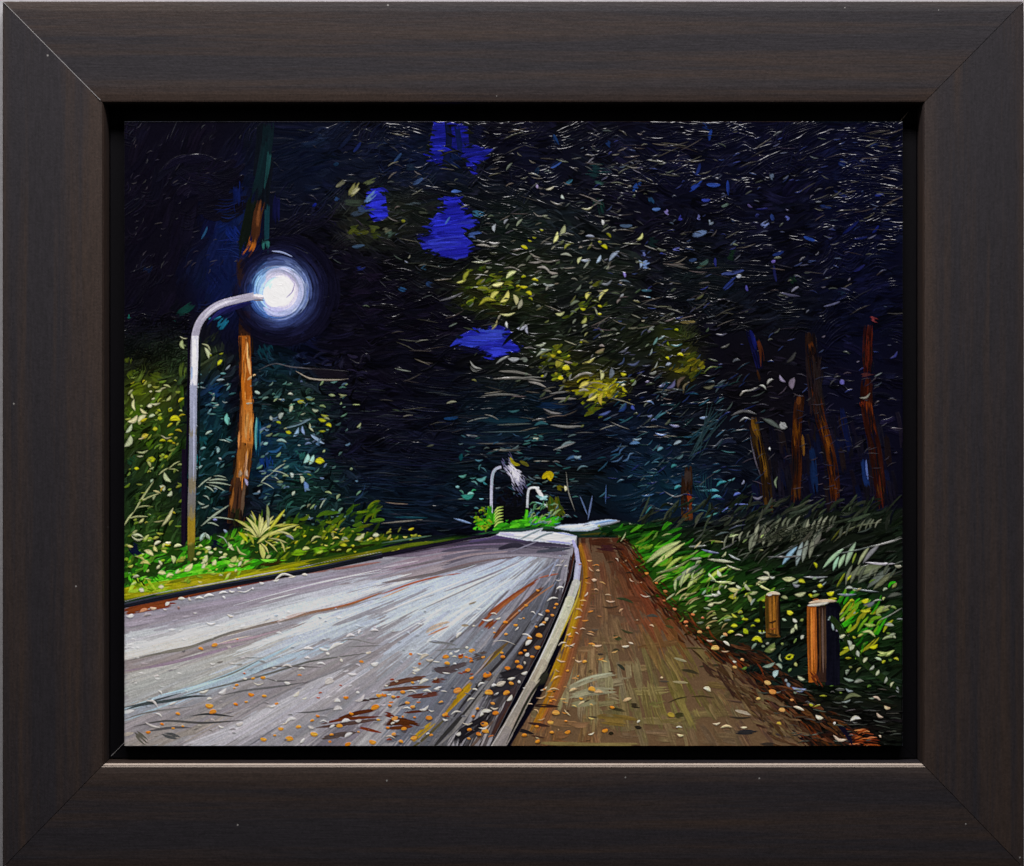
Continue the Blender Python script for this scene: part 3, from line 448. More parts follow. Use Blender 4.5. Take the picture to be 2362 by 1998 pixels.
# ---- right trunks
def trunk(pts, w, cols, oid):
    n = len(pts); cols = [lin(c)*.62 for c in cols]
    P('G', pts, w, cols[0], taper='none', relief=.6, dry=.3, var=.6, oid=oid)
    for k in range(12):
        i = random.randrange(n-1); o = rnd(-.4, .4)*w
        P('G', [(pts[i][0]+o, pts[i][1]), (pts[i+1][0]+o, pts[i+1][1])], w*rnd(.12, .4), random.choice(cols), relief=.7, dry=.45, var=.6)
for _ in range(90):
    x = rnd(860, 2060); y = rnd(700, 1300)
    P('G', [(x, y), (x+20, y+90), (x+38, y+rnd(160, 300))], rnd(24, 60), jit(lin(random.choice(['0c0a16','0e0c14','12101a','0a0e24','140e10'])), .2), relief=.5, dry=.3, taper='none')
dabs('G', [(1360,950,1400,1380,60,'0c1c3c'),(1600,640,1680,1040,50,'0a1030'),(1770,1040,1820,1350,50,'10224c'),(1800,1080,1815,1240,16,'4a5c90'),(1480,700,1560,1200,60,'14101c'),(1540,680,1500,900,60,'0b0a16')], dry=.3, relief=.7, taper='both')
trunk([(860,40),(910,200),(950,350)], 60, ['0e0f3a','12185a','0a0c28'], TR1)
P('G', [(920,90),(960,220),(965,370)], 34, '3d1c0d', relief=.6, dry=.45, var=.5, oid=TR1); P('G', [(925,360),(960,480)], 20, '27150a', relief=.6, dry=.45, var=.5, oid=TR1)
trunk([(890,740),(930,950),(990,1200),(1010,1380),(1020,1500)], 80, ['2a1c0e','4a340f','3a260c','241a10'], TR1)
P('G', [(885,745),(920,900),(975,1120),(1010,1300)], 44, '4f390a', relief=.6, dry=.5, var=.5, oid=TR1, col2='4a300c')
P('G', [(885,740),(895,820),(930,900)], 24, '5e3f12', relief=.6, oid=TR1); P('G', [(870,880),(905,1060),(950,1200)], 12, '48444f', relief=.6, dry=.1)
trunk([(1270,560),(1250,750),(1240,950),(1250,1160),(1230,1430)], 76, ['3c1c0c','54280c','2c160c'], TR2)
P('G', [(1265,570),(1255,640)], 36, '4f2b12', relief=.6, oid=TR2)
P('G', [(1245,720),(1240,880),(1270,1040)], 60, '492707', relief=.6, dry=.55, var=.5, oid=TR2); P('G', [(1290,880),(1300,1050)], 24, '5e3f15', relief=.6, dry=.2)
P('G', [(1240,1260),(1250,1420)], 50, '39200a', relief=.6, dry=.5, var=.5, oid=TR2)
trunk([(1350,60),(1360,240),(1390,480)], 90, ['180f12','22140f','0e0a10'], TR3)
P('G', [(1345,110),(1360,170),(1390,230)], 40, '3f1e0a', relief=.6, dry=.5, var=.5, oid=TR3)
trunk([(1390,480),(1430,740),(1490,950),(1540,1200),(1560,1440)], 84, ['3a1a0c','4c220c','5c2c0c'], TR3)
P('G', [(1390,500),(1400,640)], 50, '4c200a', relief=.6, dry=.5, var=.5, oid=TR3); P('G', [(1430,700),(1480,900),(1530,1060)], 46, '562e0a', relief=.6, dry=.5, var=.5, oid=TR3); P('G', [(1520,1060),(1560,1400)], 50, '442007', relief=.6, dry=.5, var=.5, oid=TR3)
for _ in range(14): P('G', [(1310+rnd(-20,150), rnd(240,400)), (1340+rnd(-20,160), rnd(600,820))], rnd(10,26), jit(lin('1c1416'), .25), relief=.8, dry=.2)
trunk([(1820,0),(1810,200),(1815,380)], 80, ['30100e','481810','240c10'], TR4)
P('G', [(1815,110),(1815,360)], 50, '3f140a', relief=.6, dry=.55, var=.5, oid=TR4)
trunk([(1810,420),(1800,600),(1830,800),(1870,980),(1900,1200),(1930,1480)], 96, ['2c110c','44180c','38160e'], TR4)
P('G', [(1770,590),(1775,700)], 50, '4f1a0a', relief=.6, dry=.45, var=.5, oid=TR4); P('G', [(1815,580),(1835,780)], 50, '5a250a', relief=.6, dry=.5, var=.5, oid=TR4)
P('G', [(1840,760),(1870,900)], 40, '491c0a', relief=.6, dry=.5, var=.5, oid=TR4); P('G', [(1900,1250),(1940,1440)], 50, '3f230a', relief=.6, dry=.5, var=.5, oid=TR4)
P('G', [(1740,410),(1880,385)], 34, '412020', relief=.6, dry=.4)
trunk([(370,1130),(360,1330),(360,1500),(370,1620)], 90, ['24160e','301c10'], STUB)
P('G', [(372,1350),(388,1400),(385,1450)], 36, '742a10', relief=.5, oid=STUB); P('G', [(340,1460),(360,1620)], 60, '492e0d', relief=.6, dry=.2, oid=STUB); P('G', [(390,1440),(395,1600)], 34, '54290d', relief=.6, oid=STUB); P('G', [(370,1130),(370,1330)], 54, '322723', relief=.6, dry=.35, oid=STUB)
for (p0, p1, p2) in [((890,760),(950,1050),(1010,1480)), ((1260,600),(1245,1000),(1240,1420)), ((1380,520),(1480,950),(1560,1430)), ((1350,120),(1370,300),(1400,560)), ((1815,60),(1815,240),(1820,400)), ((1805,520),(1850,900),(1925,1460))]:
    for _ in range(16):
        f = rnd(0, .8); o = rnd(-44, 44); q = lambda f: (p0[0]*(1-f)**2+2*p1[0]*f*(1-f)+p2[0]*f*f+o, p0[1]*(1-f)**2+2*p1[1]*f*(1-f)+p2[1]*f*f)
        P('G', [q(f), q(min(1, f+.1)), q(min(1, f+rnd(.15, .3)))], rnd(5, 13), random.choice(['0a080c', '120a08', '1c0e08', '0a0a14']), relief=.7, dry=.3, taper='lens')
LG = [(1130,430,70,50,24,'8c84a0'),(1215,470,90,-80,44,'6a6070'),(1610,455,40,60,40,'5c58a0'),(2020,240,80,-45,18,'34387c'),(1660,530,70,-20,16,'343c74'),(1140,800,60,40,56,'8a8c8c'),(1040,790,160,30,40,'4c5450'),(820,720,200,-3,26,'565658'),(870,515,130,-15,14,'8c8c88'),(820,545,80,-35,16,'98948c'),(970,500,60,30,18,'b0b4ac'),(1030,455,60,-40,20,'a0a09c'),(830,765,90,-10,12,'a4a8ac'),(1790,565,90,-25,14,'8c8c80'),
 (495,738,60,-10,24,'849cc0'),(290,945,70,-25,26,'90a4b0'),(150,998,50,-30,26,'5c8c9c'),(265,805,80,10,18,'8488b0'),(155,870,90,5,14,'7c98cc'),(65,725,40,-10,18,'7484b4'),(215,315,44,-20,24,'98a4b8'),(205,268,34,40,24,'b4b41c'),(310,243,50,10,26,'ccc81c'),(115,320,60,-65,10,'a8b0a8'),(165,480,60,-30,22,'7c84b0'),(235,475,90,-45,26,'5c5c84'),(45,452,30,-20,18,'9088b0'),(320,460,110,-55,26,'5a4c40'),(360,500,100,-60,20,'645c44'),(540,490,90,-12,26,'5c5c48'),
 (215,147,30,70,20,'7c8c10'),(280,40,34,10,20,'a8b014'),(110,130,70,-60,18,'5c8480'),(75,215,60,-70,14,'a0b0ac'),(160,100,60,-30,14,'8ca8a8'),(280,155,90,-5,14,'5c9094'),(90,380,60,-20,22,'6c7068'),(560,360,130,-20,10,'7c8c50'),(640,70,90,-5,14,'5c5c70'),(670,165,80,-25,18,'50504c'),(760,290,60,-15,20,'50545c'),(1200,260,110,-50,34,'303030'),(70,625,60,20,14,'6c88b8'),(100,765,50,-10,16,'5c70a4'),(260,1135,50,-25,24,'3c8488'),(290,1305,60,-25,26,'3c8c94'),(575,1330,90,0,22,'4494a4'),(600,1385,80,-5,20,'4c94a8'),(640,1275,90,-25,24,'3a8c98'),(720,1235,60,-20,14,'6cb0bc'),
 (300,1050,70,-20,22,'54747c'),(50,1360,100,-8,16,'4c78a8'),(60,1480,90,-50,14,'3c8890'),(765,1360,60,-20,24,'5c70c0'),(810,1260,40,-60,14,'9ca4c4'),(930,1375,80,-5,20,'6c6c80'),(715,1540,50,20,34,'9c94c8'),(1085,1260,90,-85,16,'7c8c70'),(270,1340,180,5,10,'808488'),(230,1430,50,10,12,'8c9498'),(480,1500,110,0,8,'3c6c70'),(750,1620,50,55,26,'c4c41a'),(235,1640,50,-80,18,'9ab414'),(1320,1560,130,-2,24,'a4a898'),(1330,1420,110,-20,12,'6c6c74'),(1670,1485,200,-12,8,'84848c'),(1030,992,24,80,14,'e0e4e8')]
for x, y, ln, a, w, c in LG: leaf('G', x, y, ln, a, w, c)
P('G', [(420,1640),(480,1560),(620,1500)], 16, '62b0ac', taper='lens', relief=.8); P('G', [(540,1640),(560,1600),(620,1585)], 14, '60a8b0', taper='lens', relief=.8); P('G', [(640,1500),(740,1440),(900,1440)], 10, '5c68a8', taper='lens', relief=.8)
for k in range(8): P('G', [(415+k*20+rnd(-9,9),1180+rnd(-30,40)),(425+k*18+rnd(-8,8),1300),(480+k*12+rnd(-10,14),1420+rnd(-50,10))], rnd(5,9), random.choice(['163a40','122c34','0e2228']), taper='lens', relief=1.)
for k in range(16): P('G', [(rnd(340,480),rnd(880,1100)),(rnd(520,700),rnd(600,800))], 8, random.choice(['1c2c34','16303c','24383c']), taper='lens', relief=1.)
specks(130, 1480, 1760, 840, 1190, ['1c3438','14293c','2c444f','18244c','3c4448'], 10, 36, 1.8, 3.6, -60, 10, avoid=(SKY,TR1,TR2,TR3,TR4))
specks(110, 1720, 2070, 860, 1180, ['38343c','2c2c40','4c4850'], 8, 30, 1.4, 2.4, -50, 20)

# ---- far lamps and the lit bend
for _ in range(70):
    x = rnd(940, 1200); y = rnd(1290, 1560); P('F', [(x, y), (x+rnd(-30,30), y+rnd(20,50))], rnd(16,40), jit(lin('08080c'), .2), relief=.9, dry=.2, oid=WOODS)
for _ in range(120):
    f = rnd(0, 1); x = 1000+f*150+random.gauss(0, 26); y = 1110+f*200+random.gauss(0, 34)
    b = math.exp(-(((x-1075)/60)**2+((y-1190)/90)**2)); c = lin('38385c')*(1-b)+lin('d6d4e6')*b
    P('F', [(x-20, y-20), (x+rnd(-6,20), y+rnd(0,26))], rnd(5,11), c, relief=.5, dry=.5, var=.5, oid=GLOW if b > .3 else None)
for _ in range(7): P('F', [(1030+rnd(-14,14), 1120+rnd(-20,30)), (1075+rnd(-14,14), 1170+rnd(-10,30)), (1080+rnd(-20,30), 1240+rnd(-20,20))], rnd(5,9), 'd4d2e2', relief=.5, dry=.35)
P('F', [(1030,1060),(1060,1110),(1110,1120)], 26, '8c8414', relief=.6, dry=.2); P('F', [(1110,1090),(1180,1130)], 30, '4c4a14', relief=.6, dry=.3)
P('F', [(955,1138),(915,1155),(890,1200),(882,1300),(880,1400),(880,1520)], 22, 'b0b2c8', taper='none', var=.1, relief=.4, oid=LAMP2)
P('F', [(930,1142),(895,1190),(885,1290)], 10, '8fa6ac', relief=.3, oid=LAMP2)
P('F', [(1260,1305),(1195,1305),(1175,1340),(1168,1460)], 18, 'bcc0c8', taper='none', var=.1, relief=.4, oid=LAMP3)
P('F', [(1180,1310),(1240,1300)], 12, 'e0f0ea', relief=.4, oid=LAMP3)
for x0,y0,x1,y1,w,c in [(1235,1300,1300,1390,30,'f0f0ec'),(1250,1310,1290,1370,34,'ffffff'),(1240,1370,1330,1400,22,'7fb0b4'),(1270,1400,1330,1370,24,'a4ccd0'),(1230,1420,1300,1440,12,'80b8bc'),(1300,1430,1330,1460,14,'c8dcd8')]:
    P('F', [(x0,y0),(x1,y1)], w, c, relief=.5, dry=.15)
P('F', [(1290,1230),(1330,1195),(1360,1200),(1350,1240)], 44, 'a8960e', relief=.6, taper='both'); P('F', [(1400,1290),(1470,1330)], 44, '5a560c', relief=.6, dry=.25); P('F', [(1330,1210),(1360,1250)], 20, 'c4ac14', relief=.6)
for _ in range(34): P('F', [(1330+rnd(0,100), 1370+rnd(0,100)), (1360+rnd(0,120), 1480+rnd(0,60))], rnd(14,34), jit(lin(random.choice(['4a4a0e','5c580e','38400e','2c440e'])), .2), relief=.7, dry=.3)
leaf('F',1470,1310,40,80,26,'e8e4b8')
P('F', [(1480,1180),(1500,1340),(1550,1490)], 10, '6a6a64', taper='lens', relief=.6); P('F', [(1590,1370),(1650,1520)], 12, '52668c', taper='lens', relief=.6); P('F', [(1690,1370),(1655,1560)], 14, '5a6a90', taper='lens', relief=.6); P('F', [(1800,1280),(1795,1430)], 9, '3a5480', taper='lens', relief=.6)
GR = ['2c8a14','3a9c14','4cae1c','247210','1c5e14']
for _ in range(70):
    x = rnd(780, 1400); y = 1600+rnd(-50, 50)-20*abs((x-900)/500)
    P('F', [(x-rnd(30,70), y+rnd(-10,20)), (x+rnd(20,60), y+rnd(-24,10))], rnd(16,34), jit(lin(random.choice(GR)), .2), relief=.5, dry=.3, oid=VERGE)
for x, y, h in [(860,1440,110),(890,1500,80),(1160,1470,100),(1190,1500,90),(1230,1530,60)]:
    for _ in range(8): P('F', [(x+rnd(-20,30), y+h), (x+rnd(-10,20), y+rnd(0,40))], rnd(12,26), jit(lin(random.choice(['3aa012','4cb41a','2c7c12'])), .15), relief=.5, oid=VERGE)
for _ in range(40):
    x = rnd(760, 860); y = rnd(1450, 1640); P('F', [(x, y), (x+rnd(-40,30), y+rnd(-10,30))], rnd(10,22), jit(lin(random.choice(['6a8c10','3c6410','204c10','8c9c1c'])), .25), relief=.6, dry=.3, oid=VERGE)
for _ in range(40): P('F', [(rnd(910,1140), rnd(1430,1560)), (rnd(910,1140), rnd(1500,1590))], rnd(16,34), '07080c', relief=.9, dry=.2, oid=WOODS)
for k in range(6):
    y = 1455+k*24; P('F', [(905,y+45),(930,y+12),(975,y)], 12, 'a8c060', taper='lens', relief=.7)
for _ in range(46):
    x = rnd(1180, 1420); y = rnd(1430, 1590); leaf('F', x, y, rnd(30,60), rnd(-70,-10), rnd(8,14), random.choice(['7aa8a4','5c9c70','a0b884','4c7c98','8cb060']))
for x,y,ln,a,w,c in [(800,1225,80,-15,34,'5c9c9c'),(650,1205,60,-10,24,'58988c'),(610,1295,30,0,20,'8cc4c8'),(690,1360,100,-8,44,'2c7c70'),(715,1355,50,-5,20,'8cd0c4'),(745,1270,60,30,12,'6ca4a4'),(640,1340,44,40,16,'4c8c78'),(800,1390,34,0,14,'7cc0d0'),(830,1265,40,40,14,'3c8c98'),(740,1330,40,-20,14,'3cac74'),(820,1160,60,40,10,'4c7c88'),(780,1080,60,0,14,'4a7c90'),(790,1140,50,-70,16,'3c6c70'),(640,1060,60,-80,30,'0c4048')]: leaf('F',x,y,ln,a,w,c)

# ---- left verge
mv = poly('P', [(287,1395),(287,1260),(420,1262),(560,1215),(700,1210),(800,1228),(1000,1240),(1100,1238),(1000,1256),(880,1277),(600,1334),(430,1366),(287,1403)], '1e3c0c', oid=None, soft=8, alpha=.8)
for _ in range(260):
    x = rnd(287, 880); yb = 1395-(x-287)*.2; y = yb-rnd(22, 120)
    c = random.choice(['2c7412','3a8c14','1c5410','4aa018','183c10','42681a']) if x < 640 else random.choice(['3c5c10','56680c','2c4a0c','1c300c'])
    paint(arc(x, y, rnd(-1.2, -.1), rnd(16, 46), rnd(-5, 5)), rnd(5, 12), jit(lin(c), .25), relief=.7, dry=.3, var=.35, oid=VERGE, clip=(IDM != LAMP))
for _ in range(150):   # bright green near the pole foot
    x = random.gauss(450, 90); y = 1345-(x-450)*.22-rnd(0, 36)
    paint(arc(x, y, -.2+rnd(-.5, .3), rnd(18, 46), rnd(-4, 4)), rnd(6, 12), jit(lin(random.choice(['44b414','58c81e','3aa012','74cc30','2c7c10'])), .15), relief=.6, dry=.25, oid=VERGE, clip=(IDM != LAMP)*(SY > 1290))
for k in range(80):
    f = k/80; x = 287+f*720; y = 1380-f*720*.17-rnd(-6, 24)*(1-f*.7)
    paint([(x-60, y+12), (x, y), (x+60, y-11)], rnd(8, 14)*(1-f*.55), jit(lin(random.choice(['8c8c0c','7c7c0a','98960e','6c7410','a09a1a'])), .12) if f < .62 else jit(lin(random.choice(['4c580c','38480e','606410'])), .2), relief=.5, var=.25, oid=VERGE, dry=.1)
for _ in range(26): P('H', [(rnd(20,300), 470), (rnd(20,420), 400+rnd(-60,60))], rnd(14,30), jit(lin(random.choice(['5c7c0c','74a018','9cb42c'])), .2), relief=.5, dry=.3)
dabs('H', [(80,300,130,420,50,'1a3a10'),(150,350,200,430,50,'14300c'),(240,310,330,400,40,'18340e'),(40,380,80,420,50,'1c4010'),(1100,260,1330,210,34,'2a2408'),(700,60,840,140,70,'0a0c20'),(60,80,180,190,90,'0a1026'),(700,150,1000,170,60,'204010'),(900,270,1080,200,70,'3c4c0e'),(1640,150,2085,90,40,'1c2408'),(1500,150,1700,110,50,'5c8c10'),(1350,160,1500,140,50,'74a414'),(260,20,330,110,60,'0a0c10')], relief=.7, dry=.3)
LH = [(220,160,80,30,36,'ddd89a'),(275,125,50,60,30,'d8d888'),(350,130,60,65,26,'d8d878'),(370,95,44,0,30,'d0cc24'),(150,205,90,25,22,'b8bc6c'),(190,247,80,5,30,'d4d078'),(295,270,44,-50,24,'dedfaa'),(310,240,44,60,22,'ccd0a0'),(325,322,60,5,32,'d6d896'),(390,345,60,-20,34,'c8d08c'),(445,305,44,-50,24,'ccd8a0'),(410,210,60,75,36,'c0cc8c'),(535,275,90,-40,40,'c8cc8c'),(675,210,70,-70,44,'ccd49c'),(740,235,50,-60,34,'dadc9c'),(655,262,44,-60,30,'d4dca8'),(895,205,60,-40,40,'b8c070'),(880,255,50,0,24,'ccd484'),(950,215,70,-30,24,'ccd080'),(1005,240,60,-30,24,'c0cc70'),(920,300,30,-60,20,'dcd890'),(160,462,40,20,36,'dcd8bc'),(320,432,44,0,36,'e0d4ac'),(520,380,90,-8,14,'a8a838'),(1480,130,56,-10,30,'c8cc80'),(1590,150,60,-20,26,'a4c040'),(1780,100,56,0,34,'b8bc24'),(1855,98,26,0,20,'b4b420'),(1560,50,90,-25,22,'c0c084'),(1910,30,90,-35,36,'c0c090'),(1790,50,50,-10,30,'a8b090'),(2040,18,50,-10,34,'c8ccac'),(1700,10,60,85,20,'989a60'),(130,28,100,12,20,'c0c8a0'),(880,105,80,55,24,'b8c08c'),(965,140,110,42,20,'bcc07c'),(965,70,40,-60,26,'b0bc5c'),(650,30,70,-60,30,'a0b8b0'),(690,30,60,55,16,'b0c0b0'),(810,55,110,40,12,'a4b0a0')]
for x, y, ln, a, w, c in LH: leaf('H', x, y, ln, a, w, c)
specks(80, 560, 1000, 1215, 1275, ['a8ac38','8c9030','c0bc60','b4b420','708018'], 6, 16, 3, 6, avoid=(ROAD, LAMP))
specks(70, 290, 560, 1240, 1350, ['c0c878','a4b448','d4d4a0','80a828'], 6, 18, 4, 8, avoid=(ROAD, LAMP))
# fern fans by the pine
for bx, by, n, L0, a0, a1, c in [(1110,1700,13,250,-175,-15,'b9b85c'),(1110,1700,11,200,-150,-30,'d6d488'),]:
    for k in range(n):
        a = R_(a0+(a1-a0)*k/(n-1)+rnd(-5,5)); L = L0*rnd(.6,1.)
        P('E', [(bx, by), (bx+math.cos(a)*L*.55, by+math.sin(a)*L*.6-10), (bx+math.cos(a)*L, by+math.sin(a)*L)], rnd(20,32), '3c5c0c' if k % 3 == 1 else c, taper='lens', relief=.7, edge=.4)
for x0,y0,x1,y1,w,c in [(940,1660,1010,1738,34,'a8b81c'),(990,1600,1080,1700,24,'c8c878'),(1050,1580,1110,1690,24,'bcc070'),(1180,1650,1310,1480,26,'b8b83c'),(1150,1690,1420,1600,20,'c8c870'),(1240,1650,1380,1700,18,'c4c484'),(1250,1620,1410,1600,16,'a8a840'),(1170,1520,1175,1620,24,'a0a480')]:
    P('E', [(x0,y0),((x0+x1)/2+6,(y0+y1)/2-8),(x1,y1)], w, c, taper='lens', relief=.7, edge=.4)
for x0,y0,x1,y1,w,c in [(1090,80,1200,-10,26,'c8c86c'),(1110,90,1140,210,44,'b8bc64'),(1120,80,1180,165,16,'ccc87c'),(1150,60,1250,150,14,'ccc87c'),(1180,40,1330,80,16,'b8b878'),(1270,60,1310,150,16,'b0b068'),(1200,180,1160,200,26,'b8bc78'),(1320,20,1380,50,20,'8c94a8'),(1010,0,1060,90,24,'98a030')]:
    P('H', [(x0,y0),((x0+x1)/2+6,(y0+y1)/2-6),(x1,y1)], w, c, taper='lens', relief=.7, edge=.4)
# ---- the road
roadm = M_road.astype(float)
f = blur(roadm, 1)[..., None]; COL[:] = COL*(1-f)+lin('8e8c96')*f; IDM[M_road] = ROAD; HT[:] = HT*(1-f[..., 0])
VX, VY = 1318., 1226.
def rs(t, pts, w, c, **k):
    kw = dict(relief=.32, var=.1, dry=.12, clip=M_road, taper='both', bs=3.6, thick=.2); kw.update(k); P(t, pts, w, c, **kw)
def tovp(x, y, L):
    d = math.hypot(VX-x, VY-y); L = min(L, d*.5); ux, uy = (VX-x)/d, (VY-y)/d
    return [(x-ux*L, y-uy*L+L*.0), (x, y+L*.02), (x+ux*L, y+uy*L)]
# broad colour lay-in, left to right
for pts, w, c in [
 ([(0,740),(600,620),(1200,500),(2100,260)], 130, '8d8794'), ([(0,860),(500,760),(1200,600),(2100,360)], 150, 'b4b7c1'), ([(0,930),(500,830),(1000,720),(1500,600),(2100,420)], 90, 'cbcfd6'),
 ([(0,980),(500,880),(900,780)], 70, 'cfcecc'), ([(900,720),(1400,600),(2100,400)], 90, 'c6d3e6'), ([(0,1080),(500,980),(1100,830),(1600,680)], 90, '8b8389'), ([(0,1190),(700,1050),(1300,880)], 150, 'a3a3a6'), ([(0,1290),(700,1130),(1300,960)], 120, '9c9ea2'),
 ([(1100,880),(1600,740),(2100,560)], 160, 'c2d0e4'), ([(1000,980),(1500,830),(2100,680)], 120, 'b4bfd2'), ([(0,1400),(600,1260),(1200,1060),(1700,920)], 70, '9fb3c8'), ([(0,1500),(700,1350),(1400,1130),(2100,900)], 130, '8d8a92'), ([(0,1600),(800,1400),(1400,1200),(2100,950)], 130, '837f88'),
 ([(500,1738),(1100,1500),(1700,1200),(2100,1000)], 170, 'a6a5b2'), ([(200,1738),(800,1540),(1300,1340)], 120, '94919a'), ([(0,1700),(400,1600),(800,1500)], 120, '8a8484'), ([(900,1738),(1500,1500),(2100,1200)], 170, '83828e'), ([(1500,1738),(2100,1400)], 200, '6b6875')]:
    for o in range(3):
        rs('H', [(x+rnd(-10,10), y+rnd(-.3,.3)*w) for x, y in pts], w*rnd(.5,.8), c, relief=.3, taper='none' if pts[0][0] == 0 else 'both')
for pts, w, c in [
 ([(0,200),(500,110),(1000,30)], 90, '6f6474'), ([(0,290),(700,150),(1300,70)], 90, '8a7b86'), ([(0,360),(700,230),(1400,110)], 80, '93898f'), ([(0,440),(700,300),(1300,180)], 60, 'a6adbd'), ([(500,240),(1000,150),(1450,110)], 90, '5e5864'), ([(900,60),(1250,90),(1500,100)], 90, '3e3c4c'), ([(1000,130),(1480,120)], 60, '4a4855'),
 ([(0,560),(500,440),(1000,300),(1400,170)], 150, 'b6c2d4'), ([(0,660),(500,560),(1000,380),(1380,200)], 130, 'b9c4d4'), ([(0,760),(400,700),(800,560),(1250,280)], 110, 'bcc8da'), ([(900,420),(1200,280),(1440,150)], 90, '8d8f98'), ([(0,860),(400,800),(700,690)], 100, 'abb4c6'), ([(0,1000),(300,900),(600,780),(760,700)], 120, 'a6aebe'),
 ([(100,1150),(500,900),(900,650),(1250,380),(1450,180)], 120, '6f6e78'), ([(0,1100),(300,1020),(600,920)], 130, '8b90a0'), ([(0,1300),(300,1180),(600,1000),(900,760)], 160, '777d8c'), ([(0,1480),(300,1350),(600,1150),(900,860)], 160, '686d7d'), ([(0,1700),(300,1500),(600,1280),(950,900),(1200,600),(1430,300)], 150, '5d606e'),
 ([(200,1738),(500,1500),(800,1180),(1100,800),(1350,450),(1480,200)], 150, '55565f'), ([(400,1738),(700,1450),(950,1150),(1200,800),(1400,480)], 110, '4a4a52'), ([(600,1738),(850,1450),(1100,1080),(1300,720),(1470,400)], 110, '38353a'), ([(780,1738),(980,1450),(1180,1100),(1370,760),(1480,500),(1530,150)], 100, '33262a')]:
    for o in range(3):
        rs('I', [(x+rnd(-10,10), y+rnd(-.3,.3)*w) for x, y in pts], w*rnd(.5,.8), c, relief=.3)
# fine streaks towards the bend, taking their colour from the lay-in
Cs = np.stack([blur(COL[..., i], 10) for i in range(3)], -1)
for _ in range(1100):
    x = rnd(260, 1300); y = rnd(1240, 1725)
    if not pt_in(M_road, x, y): continue
    c = at(Cs, x, y)*math.exp(rnd(-.14, .16))*np.array([rnd(.97,1.04), 1, rnd(.97,1.06)])
    paint(tovp(x, y, rnd(40, 150)), rnd(2, 12), c, relief=.3, var=.14, dry=.4, clip=M_road, bs=3., thick=.2)
# named streaks
for pts, w, c in [([(60,1022),(300,965),(500,930),(700,860),(900,790),(1100,750)], 22, '6d6b68'), ([(300,960),(500,925),(620,890)], 26, '77746f'), ([(800,830),(1100,745),(1350,690),(1560,640)], 22, '7d7471'), ([(1200,720),(1500,640),(1800,580),(2085,480)], 22, '8a6c5c'), ([(1600,620),(1850,560),(2085,475)], 12, '9c5c30'), ([(0,1110),(300,1060),(600,990),(1000,880)], 26, '8a7a90'), ([(700,900),(1000,850),(1260,780)], 18, 'a58fa0'), ([(760,890),(900,850),(1050,820)], 8, 'd8c0b4'),
 ([(1250,710),(1350,670),(1480,630)], 22, 'c8b8b8'), ([(1500,700),(1560,670),(1650,650)], 30, 'c4d4e8'), ([(0,1430),(150,1380),(400,1340),(560,1310),(720,1305)], 24, '3a4248'), ([(0,1400),(200,1360),(480,1280)], 16, '40464c'), ([(300,1300),(600,1230),(900,1120),(1250,960),(1400,870)], 30, '9ab4cc'), ([(480,1280),(700,1200),(1000,1090)], 22, 'a9c6e0'), ([(400,1330),(700,1250),(1100,1150),(1400,1060),(1560,1020),(2050,950)], 16, '5f6062'), ([(0,1440),(100,1420)], 30, 'c4ccd4'),
 ([(910,1000),(1140,1000)], 8, '63666a'), ([(700,1190),(900,1120),(1120,1010)], 12, '6c7276'), ([(1060,1130),(1250,1070),(1600,1075)], 14, '5f5c60'), ([(1150,1160),(1250,1185),(1400,1180)], 12, '5a5a5e'), ([(800,1300),(1000,1260),(1250,1230),(1470,1195)], 18, '5a5a60'), ([(560,1465),(700,1450),(900,1470)], 18, '3a3c40'), ([(100,1550),(350,1505),(650,1520),(980,1500)], 18, '48474a'), ([(0,1500),(200,1440),(560,1390)], 14, '6a6a6e'),
 ([(200,1590),(400,1560),(560,1560)], 22, '504e54'), ([(100,1580),(200,1680),(240,1690)], 60, '55534e'), ([(320,1610),(480,1640)], 50, '46484c'), ([(1820,910),(2085,900)], 10, '6c6c70'), ([(1700,870),(1850,850),(2000,880),(2085,880)], 12, '77767a'), ([(1400,1440),(1560,1430),(1720,1400)], 16, '5c5c62'), ([(900,1500),(1200,1320),(1500,1190),(2085,960)], 16, '7b7a84'), ([(500,1700),(900,1560),(1200,1400),(1500,1250)], 40, 'b0b0be'), ([(0,1620),(100,1600)], 30, '9c9490'),
 ([(1700,1500),(1900,1440),(2085,1410)], 34, '4a2412'), ([(1600,1530),(1800,1490),(2085,1470)], 26, '58290f'), ([(1880,1350),(2085,1320)], 20, '40302e'), ([(1560,1560),(1800,1530),(2000,1500),(2085,1500)], 30, '4c3a38'), ([(1580,1650),(1900,1590)], 44, '4a3f40'), ([(1880,1550),(2085,1600)], 24, '6c3212'), ([(1500,420),(1900,330),(2085,290)], 9, 'e0e4ee'), ([(900,580),(1300,470),(1700,370),(2085,310)], 8, 'cdd4e0'), ([(1900,480),(2085,440)], 14, 'd8e0ec'), ([(1100,560),(1400,480)], 12, 'd0d8e4'), ([(1370,800),(1480,780)], 8, 'e4ecf4')]:
    rs('H', pts, w, c, taper='lens', dry=.1, relief=.35)
